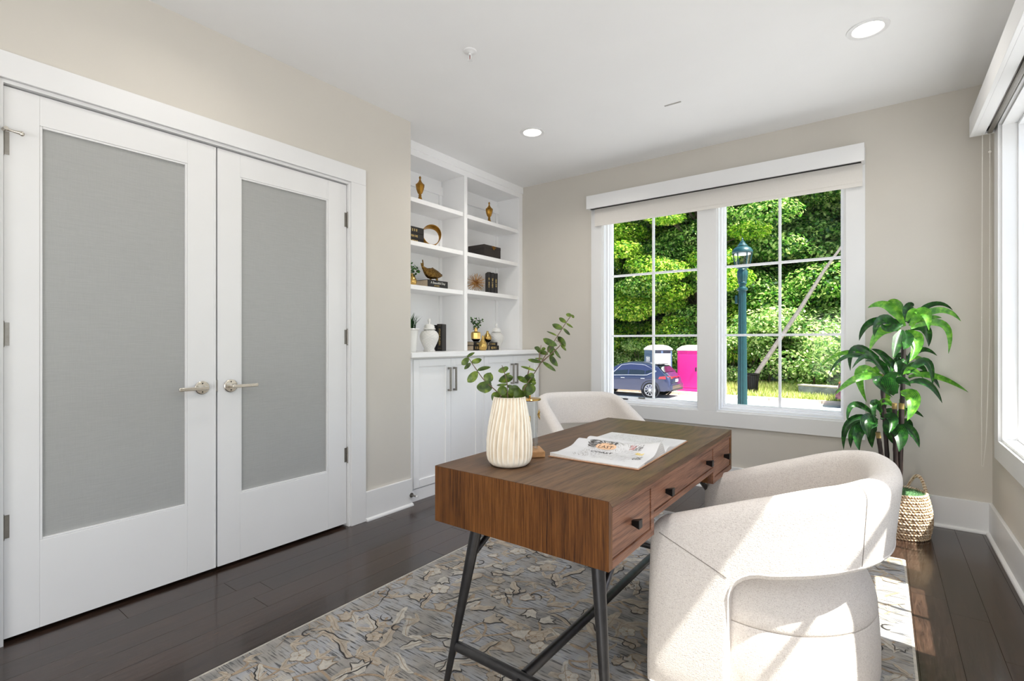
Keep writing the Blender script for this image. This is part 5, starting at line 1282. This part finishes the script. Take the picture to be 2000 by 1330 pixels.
# lamp post
m_teal = plain('teal_painted_iron', S(14, 62, 66), 0.36, 0.1, var=0.15, nscale=14)
lp = at_d(1450, 700, 12.0); LPX, LPY = lp.x, lp.y
lo = thing('street_lamp', 'teal fluted street lamp post with a glass lantern across the windows', 'street lamp', (LPX, LPY, GZ))
ztop = at_d(1450, 463, 12.0).z - GZ
fl_ = lambda a, z: 1.0 - 0.10 * (0.5 + 0.5 * math.cos(14 * a))
zc = ztop - 1.30
MB().lathe([(0.26, 0), (0.26, 0.12), (0.20, 0.2), (0.20, 0.75), (0.15, 0.85), (0.13, 0.95)], 32).build('base', m_teal, lo, smooth=True)
MB().lathe([(0.112, 0.9), (0.085, zc)], 84, rf=fl_).build('post', m_teal, lo, smooth=True)
MB().lathe([(0.09, zc), (0.12, zc + 0.02), (0.12, zc + 0.06), (0.075, zc + 0.10), (0.075, zc + 0.16), (0.10, zc + 0.18), (0.10, zc + 0.20), (0.09, zc + 0.22)], 32).build('collar', m_teal, lo, smooth=True)
MB().lathe([(0.095, zc + 0.22), (0.120, zc + 0.34), (0.120, zc + 0.47), (0.085, zc + 0.53)], 64, rf=lambda a, z: 1 - 0.08 * (0.5 + 0.5 * math.cos(12 * a))).build('capital', m_teal, lo, smooth=True)
z0 = zc + 0.53
MB().lathe([(0.10, z0), (0.13, z0 + 0.02), (0.15, z0 + 0.05)], 32).build('lantern_seat', m_teal, lo, smooth=True)
MB().lathe([(0.145, z0 + 0.05), (0.205, z0 + 0.36)], 32).build('lantern_glass', m_clear, lo, smooth=True)
for k in range(6):
    a = k * PI / 3 + 0.2; MB().tube([(0.15 * math.cos(a), 0.15 * math.sin(a), z0 + 0.04), (0.212 * math.cos(a), 0.212 * math.sin(a), z0 + 0.38)], 0.014, 6).build('lantern_bar', m_teal, lo)
MB().lathe([(0.0002, z0 + 0.345), (0.185, z0 + 0.345), (0.185, z0 + 0.375), (0.0002, z0 + 0.38)], 32).build('reflector', m_trim, lo)
MB().lathe([(0.215, z0 + 0.37), (0.235, z0 + 0.40), (0.230, z0 + 0.44), (0.19, z0 + 0.50), (0.12, z0 + 0.535), (0.125, z0 + 0.555), (0.085, z0 + 0.60), (0.06, z0 + 0.63), (0.062, z0 + 0.65), (0.035, z0 + 0.67), (0.018, z0 + 0.69), (0.024, z0 + 0.715), (0.010, z0 + 0.74), (0.0002, ztop)], 40).build('lantern_roof', m_teal, lo, smooth=True)
MB().box(-0.16, -0.10, -0.05, 0.05, zc - 0.30, zc - 0.10).build('junction_box', m_teal, lo, bevel=0.01)

# sport utility vehicle; local -x is its front
def carpaint(name, c):
    M = Mat(name); M.col(M.ramp(M.noise(M.coord('Object'), 300, 1), [(0.3, c), (0.7, tuple(min(1, x * 1.12) for x in c[:3]) + (1,))])); M.set(rough=0.32, metal=0.35, coat=1.0, coat_rough=0.04); return M.m
m_navy = carpaint('navy_car_paint', S(44, 50, 82)); m_maroon = carpaint('maroon_car_paint', S(96, 40, 58))
m_carglass = plain('tinted_car_glass', S(22, 30, 36), 0.05, var=0.05, spec=0.8, coat=0.5); m_tire = plain('tire_rubber', S(26, 26, 28), 0.85, var=0.1)
m_alloy = plain('alloy_wheel', S(200, 200, 204), 0.3, 0.8, var=0.05); m_taillamp = plain('red_tail_lamp', S(206, 24, 40), 0.2, var=0.1, coat=0.8); m_chrome = plain('chrome_trim', S(215, 216, 220), 0.18, 0.9)
m_plate = plain('white_plate', S(236, 232, 224), 0.5); m_plastic = plain('dark_plastic', S(40, 40, 44), 0.6)
def lerp_tab(tab, x):
    for (x0, y0), (x1, y1) in zip(tab, tab[1:]):
        if x <= x1: t = min(1, max(0, (x - x0) / (x1 - x0))); t = t * t * (3 - 2 * t) * 0.4 + t * 0.6; return y0 + (y1 - y0) * t
    return tab[-1][1]
TZT = [(-2.33, 0.72), (-2.2, 0.90), (-1.9, 0.99), (-1.15, 1.10), (-0.95, 1.20), (-0.15, 1.58), (0.35, 1.655), (0.9, 1.63), (1.45, 1.55), (1.72, 1.46), (1.98, 1.22), (2.14, 1.06), (2.26, 0.98), (2.33, 0.72)]
TWD = [(-2.33, 0.70), (-2.15, 0.84), (-1.7, 0.92), (0, 0.935), (1.4, 0.945), (2.0, 0.90), (2.2, 0.86), (2.33, 0.78)]
TSH = [(-2.33, 0.70), (-1.5, 0.90), (-0.8, 0.96), (1.0, 1.02), (1.7, 1.08), (2.1, 1.04), (2.33, 0.70)]
def csec(x):
    w_, zt, zs_ = lerp_tab(TWD, x), lerp_tab(TZT, x), lerp_tab(TSH, x); zs_ = min(zs_, zt - 0.03)
    wr = w_ - max(0.03, (zt - zs_) * 0.44); zb = 0.30 if abs(x) < 2.1 else 0.34
    return w_, zt, zs_, wr, zb
def side_pt(x, v, off=0.0):
    w_, zt, zs_, wr, zb = csec(x); return (x, -((w_ * 0.985) + (wr - w_ * 0.985) * v + off), zs_ + (zt - 0.04 - zs_) * v)
def make_car(label, loc, rz, paint):
    o = thing('parked_car', label, 'car', loc, rz)
    xs = [-2.33, -2.28, -2.2, -2.1, -1.9, -1.6, -1.3, -1.15, -1.05, -0.95, -0.75, -0.5, -0.25, 0, 0.35, 0.7, 1.0, 1.25, 1.45, 1.6, 1.72, 1.85, 1.98, 2.06, 2.14, 2.2, 2.26, 2.30, 2.33]
    R = []
    for x in xs:
        w_, zt, zs_, wr, zb = csec(x)
        half = [(0, zb), (w_ * 0.55, zb), (w_ * 0.94, zb + 0.02), (w_ * 0.995, zb + 0.14), (w_ * 0.985, 0.5 * (zb + zs_) - 0.05), (w_ * 1.0, 0.55 * zs_ + 0.45 * zb + 0.16), (w_ * 0.985, zs_), (wr + 0.03, zt - 0.05), (wr * 0.92, zt - 0.012), (wr * 0.5, zt + 0.01), (0, zt + 0.016)]
        R.append([(x, -y, z) for y, z in half] + [(x, y, z) for y, z in half[-2:0:-1]])
    MB().ring_loft(R).build('body', paint, o, smooth=True, ang=0.7)
    for s in (-1, 1):
        for (xa, xb, va, vb) in ((-0.62, 0.28, 0.10, 0.88), (0.34, 1.12, 0.10, 0.88), (1.17, 1.62, 0.14, 0.84)):
            mb = MB(); N = 10; V = []
            for i in range(N + 1):
                x = xa + (xb - xa) * i / N; hi = vb
                if xa < -0.5: hi = min(vb, 0.12 + 0.76 * min(1, (x - xa) / 0.55))
                lo_ = va
                if xb > 1.5: k = (x - xa) / (xb - xa); hi = vb - (vb - 0.46) * k; lo_ = va + (0.46 - va) * k * 0.95
                for v in (lo_, hi): p = side_pt(x, v, 0.012); V.append((p[0], p[1] * -s, p[2]))
            mb.add(V, [(2 * i, 2 * i + 1, 2 * i + 3, 2 * i + 2) for i in range(N)]); mb.build('side_window', m_carglass, o, smooth=True, ang=None)
        up = [side_pt(-0.66 + 0.02 * i, 0.12 + 0.78 * min(1, (0.02 * i) / 0.55), 0.016) for i in range(0, 92, 4)] ; up = [(p[0], p[1] * -s, p[2]) for p in up]
        end = side_pt(1.68, 0.47, 0.016); lowl = [side_pt(1.66 - 0.1 * i, 0.05 if i > 4 else 0.40 - 0.09 * i, 0.016) for i in range(24)]
        MB().tube(up + [(end[0], end[1] * -s, end[2])] + [(p[0], p[1] * -s, p[2]) for p in lowl], 0.013, 6).build('window_trim', m_chrome, o, smooth=True)
        for wx in (-1.42, 1.40):
            M = Matrix.Translation((wx, s * 0.845, 0.365)) @ Matrix.Rotation(s * -PI / 2, 4, 'X')
            MB().lathe([(0.445, 0.02), (0.445, 0.095), (0.40, 0.10), (0.385, 0.06), (0.385, 0.02)], 40, (0, 0, 0), None, Matrix.Translation((wx, s * 0.845, 0.375)) @ Matrix.Rotation(s * -PI / 2, 4, 'X')).build('wheel_arch', m_plastic, o, smooth=True)
            MB().lathe([(0.001, -0.13), (0.33, -0.13), (0.363, -0.10), (0.365, 0.06), (0.345, 0.095), (0.27, 0.10), (0.255, 0.06), (0.001, 0.05)], 40, (0, 0, 0), None, M).build('tire', m_tire, o, smooth=True)
            wb = MB()
            wb.lathe([(0.262, 0.085), (0.268, 0.10), (0.25, 0.10), (0.245, 0.075)], 40)
            for k in range(10):
                a = 2 * PI * k / 10
                wb.box(0.03, 0.255, -0.011, 0.011, 0.075, 0.097, Matrix.Rotation(a, 4, 'Z'))
            wb.lathe([(0.001, 0.10), (0.045, 0.10), (0.05, 0.075)], 20); wb.move(M).build('wheel_rim', m_alloy, o)
        mb = MB().box(-0.72, -0.55, s * 0.93, s * 1.08, 1.0, 1.13); mb.build('wing_mirror', paint, o, bevel=0.03)
        for hx in (-0.05, 0.95): MB().box(hx, hx + 0.2, s * 0.935, s * 0.962, 0.88, 0.91).build('door_handle', m_chrome, o, bevel=0.008)
        p = [(1.86, s * 0.915, 0.93), (2.12, s * 0.86, 0.95), (2.2, s * 0.60, 0.97)]
        mb = MB(); mb.add([(1.80, s * 0.945, 0.90), (2.08, s * 0.905, 0.90), (2.25, s * 0.78, 0.90), (2.31, s * 0.45, 0.92), (1.86, s * 0.945, 1.0), (2.05, s * 0.91, 1.02), (2.19, s * 0.79, 1.02), (2.26, s * 0.45, 1.0)], [(0, 1, 5, 4), (1, 2, 6, 5), (2, 3, 7, 6)]); mb.build('tail_lamp', m_taillamp, o)
    MB().box(2.245, 2.30, -0.45, 0.45, 0.945, 0.985).build('lamp_bar', m_taillamp, o, bevel=0.008)
    rg = MB(); V = []
    for i in range(7):
        x = 1.66 + (2.02 - 1.66) * i / 6; w_, zt, zs_, wr, zb = csec(x)
        for q in (-1, -0.5, 0, 0.5, 1): V.append((x + 0.02, q * (wr * 0.94), zt + 0.022 - 0.012 * abs(q)))
    rg.add(V, [(i * 5 + j, i * 5 + j + 1, (i + 1) * 5 + j + 1, (i + 1) * 5 + j) for i in range(6) for j in range(4)]); rg.build('rear_window', m_carglass, o, smooth=True, ang=None)
    MB().box(1.50, 1.74, -0.56, 0.56, 1.525, 1.555).build('roof_spoiler', m_plastic, o, bevel=0.012)
    MB().box(2.325, 2.345, -0.18, 0.18, 0.74, 0.86).build('number_plate', m_plate, o, bevel=0.004)
    MB().box(2.20, 2.40, -0.80, 0.80, 0.40, 0.66).build('rear_bumper', paint, o, bevel=0.05)
    MB().box(2.22, 2.405, -0.72, 0.72, 0.34, 0.47).build('bumper_insert', m_plastic, o, bevel=0.03)
    return o
make_car('navy blue sport utility car parked at the far curb in front of the toilets', (-10.05, 23.35, GZ), 0.0, m_navy)
make_car('dark maroon parked car glimpsed past the corner plant', (0.92, 24.2, GZ), PI, m_maroon)

# portable toilets
def toilet(label, loc, rz, col_wall, col_roof, col_door, sign):
    o = thing('portable_toilet', label, 'toilet', loc, rz)
    W2 = 0.56
    b = MB().box(-W2 - 0.03, W2 + 0.03, -W2 - 0.03, W2 + 0.03, 0.0, 0.14); b.build('skid_base', col_wall, o, bevel=0.02)
    MB().box(-W2, W2, -W2, W2, 0.14, 2.02).build('cabin', col_wall, o, bevel=0.03)
    rings = []
    for (k, z) in ((1.04, 2.02), (1.06, 2.06), (1.0, 2.12), (0.72, 2.24), (0.3, 2.30)): rings.append([(k * W2 * x, W2 * (k if k > 0.95 else 0.3 + 0.7 * k) * y, z) for x, y in ((-1, -1), (1, -1), (1, 1), (-1, 1))])
    MB().ring_loft(rings).build('roof', col_roof, o, bevel=0.02)
    d = MB().box(-W2 + 0.09, W2 - 0.09, -W2 - 0.022, -W2, 0.20, 1.84).build('door', col_door, o, bevel=0.012)
    MB().box(W2 - 0.2, W2 - 0.14, -W2 - 0.045, -W2 - 0.022, 1.0, 1.2).build('latch', m_plastic, d, bevel=0.005)
    for sx in (-1, 1):
        v_ = MB()
        for k in range(3): v_.box(sx * 0.26 - 0.2, sx * 0.26 + 0.2, -W2 - 0.014, -W2, 1.875 + k * 0.045, 1.9 + k * 0.045)
        v_.build('vent_grille', m_plastic if sign else col_door, o)
        MB().box(sx * (W2 + 0.0) - 0.012, sx * W2 + 0.012, -0.42, 0.42, 0.3, 1.8).build('side_panel', col_wall, o, bevel=0.01)
    if sign:
        MB().box(-W2 - 0.022, -W2 - 0.012, -0.30, 0.20, 1.28, 1.66).build('sign', m_trim, o)
        mi = plain('purple_lettering', S(96, 70, 150), 0.6)
        T_ = Matrix.Translation((-W2 - 0.0235, -0.05, 1.46)) @ Matrix.Rotation(-PI / 2, 4, 'Z') @ Matrix.Rotation(PI / 2, 4, 'X')
        put_text("DON'S", 0.15, mi, o, T_)
        MB().tube([(-W2 - 0.023, -0.05 + 0.17 * math.cos(a), 1.54 + 0.07 * math.sin(a)) for a in [PI * k / 10 for k in range(11)]], 0.008, 5).build('arc_logo', mi, o)
        MB().box(-0.30, 0.30, -W2 - 0.026, -W2 - 0.020, 0.8, 1.80).build('door_panel', m_trim, o)
    return o
m_pink = plain('hot_pink_plastic', S(240, 44, 150), 0.45, var=0.06); m_slate = plain('slate_blue_plastic', S(84, 104, 134), 0.5, var=0.06)
m_whiteroof = plain('translucent_white_roof', S(238, 236, 228), 0.5); m_paledoor = plain('pale_grey_plastic', S(206, 208, 212), 0.5)
q = at_y(1352, 700, 25.75); toilet('hot pink portable toilet with a white roof', (q.x, 25.75, LZ + 0.02), -0.05, m_pink, m_whiteroof, m_pink, False)
q = at_y(1285, 700, 26.4); toilet('slate blue portable toilet with a pale door behind the parked car', (q.x, 26.4, LZ + 0.02), 0.75, m_slate, m_whiteroof, m_paledoor, True)

# slatted bin and concrete block
q = at_z(1467, 769, LZ)
bn = thing('litter_bin', 'black slatted metal litter bin on the grass behind the lamp post', 'bin', (q.x, q.y, LZ))
MB().lathe([(0.0002, 0.08), (0.25, 0.08), (0.29, 0.86), (0.25, 0.87), (0.22, 0.12), (0.0002, 0.12)], 28).build('liner', m_plastic, bn, smooth=True)
MB().lathe([(0.34, 0.90), (0.40, 0.94), (0.40, 0.98), (0.27, 0.985), (0.27, 0.94)], 32).build('rim', m_black, bn, smooth=True)
for k in range(22):
    a = 2 * PI * k / 22; d_ = Vector((math.cos(a), math.sin(a), 0)); sl = MB().tube([d_ * 0.29 + Vector((0, 0, 0.0)), d_ * 0.28 + Vector((0, 0, 0.12)), d_ * 0.30 + Vector((0, 0, 0.6)), d_ * 0.36 + Vector((0, 0, 0.93))], 0.018, 5); sl.build('slat', m_black, bn)
q0, q1 = at_z(1574, 774, LZ), at_z(1644, 780, LZ)
mid = (q0 + q1) / 2; rb_ = thing('concrete_block', 'long pale concrete block lying in the grass near the curb', 'block', (mid.x, mid.y + 0.3, LZ), math.atan2(q1.y - q0.y, q1.x - q0.x))
L = (q1 - q0).length + 0.5; MB().box(-L / 2, L / 2, -0.28, 0.28, 0, 0.46).build('block', groundmat('weathered_concrete', S(120, 122, 128), S(176, 176, 178), 3), rb_, bevel=0.03)
MB().box(-L / 2 - 0.02, L / 2 + 0.02, -0.30, 0.30, 0.46, 0.53).build('cap', m_conc, rb_, bevel=0.02)

# ------------------------------------------------------------------ trees and bushes: trunk, branches, foliage of single leaves
def leaf_cloud(clusters, per, size, seed, droop=0.35):
    """clusters: (x, y, z, radius). Leaves as folded rhombs (two triangles) over each cluster, thick near its shell"""
    g = np.random.default_rng(seed); Vs = []
    for (x, y, z, r) in clusters:
        m = int(per * (r ** 2) / 1.0)
        d = g.normal(0, 1, (m, 3)); d /= np.linalg.norm(d, axis=1)[:, None]; rad = r * (0.45 + 0.6 * g.random(m) ** 0.5)
        c = np.array([x, y, z]) + d * rad[:, None] * np.array([1.15, 1.15, 0.50])
        nrm = d * 0.7 + np.array([0, 0, 0.75]) + g.normal(0, 0.45, (m, 3)); nrm /= np.linalg.norm(nrm, axis=1)[:, None]
        t = np.cross(nrm, g.normal(0, 1, (m, 3))); t[:, 2] -= droop; t -= nrm * (t * nrm).sum(1)[:, None]; t /= np.linalg.norm(t, axis=1)[:, None] + 1e-9
        s = np.cross(nrm, t); L = size * g.uniform(0.6, 1.35, m)[:, None]
        Vs.append(np.stack([c - t * L * 0.5, c + s * L * 0.30 + nrm * L * 0.06, c + t * L * 0.5, c - s * L * 0.30 + nrm * L * 0.06], 1))
    V = np.concatenate(Vs, 0); n = len(V)
    return V.reshape(-1, 3), np.arange(4 * n).reshape(-1, 4)
def tree_mesh(kind, seed, Ht, Rc, z_low, ncl, per, size, mat):
    rr = random.Random(seed); cl = []
    for i in range(ncl):
        z = z_low + (Ht - z_low) * (i + rr.random()) / ncl; f = (z - z_low) / (Ht - z_low)
        rmax = Rc * (0.55 + 0.75 * math.sin(PI * min(1, f * 0.85 + 0.12))) * 0.85; a = rr.uniform(0, 2 * PI); q = rmax * math.sqrt(rr.uniform(0.15, 1))
        cl.append((q * math.cos(a), q * math.sin(a), z, Rc * rr.uniform(0.17, 0.35)))
    V, Q = leaf_cloud(cl, per, size, seed); fol = raw_mesh('foliage', V, Q, mat)
    tb = MB(); lean = Vector((rr.uniform(-0.6, 0.6), rr.uniform(-0.4, 0.4), 0))
    tb.tube([Vector((0, 0, -0.3)) + lean * (t ** 2) + Vector((0, 0, (Ht * 0.85 + 0.3) * t)) for t in [k / 8 for k in range(9)]], lambda t: 0.30 * (1 - t) ** 0.8 * Ht / 13 + 0.03, 9)
    bb = MB()
    for c in cl[::2]:
        z = max(1.2, c[2] - 1.6); t = (z + 0.3) / (Ht * 0.85 + 0.3); s = Vector((0, 0, z)) + lean * min(1, t) ** 2; e = Vector(c[:3]); m = (s + e) / 2 + Vector((0, 0, 0.25))
        bb.tube([s, m, e], lambda t: 0.085 * (1 - t) + 0.015, 5)
    return fol, tb.mesh('trunk', m_bark, True), bb.mesh('branches', m_bark, True)
TM = [tree_mesh('a', 41, 15.5, 4.3, 1.6, 74, 760, 0.20, m_tree_a), tree_mesh('b', 42, 17.0, 4.6, 1.0, 78, 720, 0.20, m_tree_b), tree_mesh('c', 43, 14.0, 4.0, 0.8, 70, 740, 0.185, m_tree_b)]
def put_tree(k, loc, rz, sc, label, group=None):
    o = thing('tree', label, 'tree', loc, rz, group); o.scale = (sc, sc, sc)
    stuff(link_mesh('foliage', TM[k][0], o)); link_mesh('trunk', TM[k][1], o); stuff(link_mesh('branches', TM[k][2], o)); return o
TR = [(0, (-15.4, 30.6), 0.3, 1.0, 'light green leafy tree behind the parked car, filling the window nearest the bookcase'),
      (1, (-11.2, 32.8), 1.4, 0.95, 'dark leafy tree rising between the two portable toilets'),
      (0, (-8.9, 31.0), 2.2, 0.86, 'light green leafy tree standing straight behind the pink toilet'),
      (1, (-6.3, 35.4), 3.0, 1.1, 'dark leafy tree directly behind the street lamp lantern'),
      (2, (-3.0, 35.2), 4.1, 1.25, 'leafy tree behind the litter bin, its branches crossing the upper panes'),
      (1, (1.2, 36.2), 5.2, 1.1, 'leafy tree behind the concrete block, beside the leaning bare trunk'),
      (0, (6.0, 34.8), 0.9, 0.95, 'light green tree beyond the maroon car'), (2, (-20.0, 31.6), 2.6, 1.05, 'leafy tree ahead of the navy car')]
for (k, (x, y), rz, sc, lab) in TR: put_tree(k, (x, y, LZ), rz, sc, lab)
r2 = random.Random(9)
for i in range(9):
    put_tree(1 + i % 2, (-24 + i * 4.0 + r2.uniform(-0.8, 0.8), 38.5 + r2.uniform(-1.2, 1.2), LZ), r2.uniform(0, 6), 1.25, 'dark tree deep in the woods behind the front row of trees', 'trees deep in the woods')
BM = []
for s in (51, 52, 53):
    rr = random.Random(s); cl = [(rr.uniform(-1.5, 1.5), rr.uniform(-0.9, 0.9), rr.uniform(0.2, 2.4), rr.uniform(0.42, 0.8)) for _ in range(20)]
    V, Q = leaf_cloud(cl, 900, 0.115, s, 0.1); fol = raw_mesh('foliage', V, Q, m_bush)
    st = MB()
    for c in cl[:10]: st.tube([(c[0] * 0.3, c[1] * 0.3, 0), (c[0] * 0.7, c[1] * 0.7, c[2] * 0.6), c[:3]], lambda t: 0.03 * (1 - t) + 0.006, 5)
    BM.append((fol, st.mesh('stems', m_bark, True)))
BL = ['pale green bush behind the litter bin', 'tall pale bush between the litter bin and the concrete block', 'pale green bush behind the concrete block', 'pale bush beside the maroon car', 'bush in the shade behind the street lamp post', 'bush between the pink toilet and the lamp post', 'bush behind the slate blue toilet', 'bush behind the parked navy car']
for i, (x, y, s) in enumerate(((-5.0, 30.0, 1.55), (-2.9, 29.9, 1.75), (-0.8, 29.9, 1.65), (1.4, 29.6, 1.4), (-6.9, 30.2, 1.35), (-8.9, 29.6, 1.05), (-11.8, 29.6, 1.0), (-15.0, 29.4, 1.05))):
    o = thing('bush', BL[i], 'bush', (x, y, LZ), i * 1.3, 'bushes along the edge of the woods'); o.scale = (s, s, s)
    stuff(link_mesh('foliage', BM[i % 3][0], o)); link_mesh('stems', BM[i % 3][1], o)
a, b_ = at_y(1566, 598, 27.0), at_y(1652, 470, 27.6); dv = (a - b_).normalized()
tag(MB().tube([a + dv * ((LZ - 0.05 - a.z) / dv.z), a, (a + b_) / 2 + Vector((0, 0, 0.12)), b_, b_ - dv * 2], lambda t: 0.085 * (1 - t) + 0.03, 8).build('fallen_trunk', m_deadwood, smooth=True), 'bare grey dead trunk leaning through the green trees', 'tree trunk')
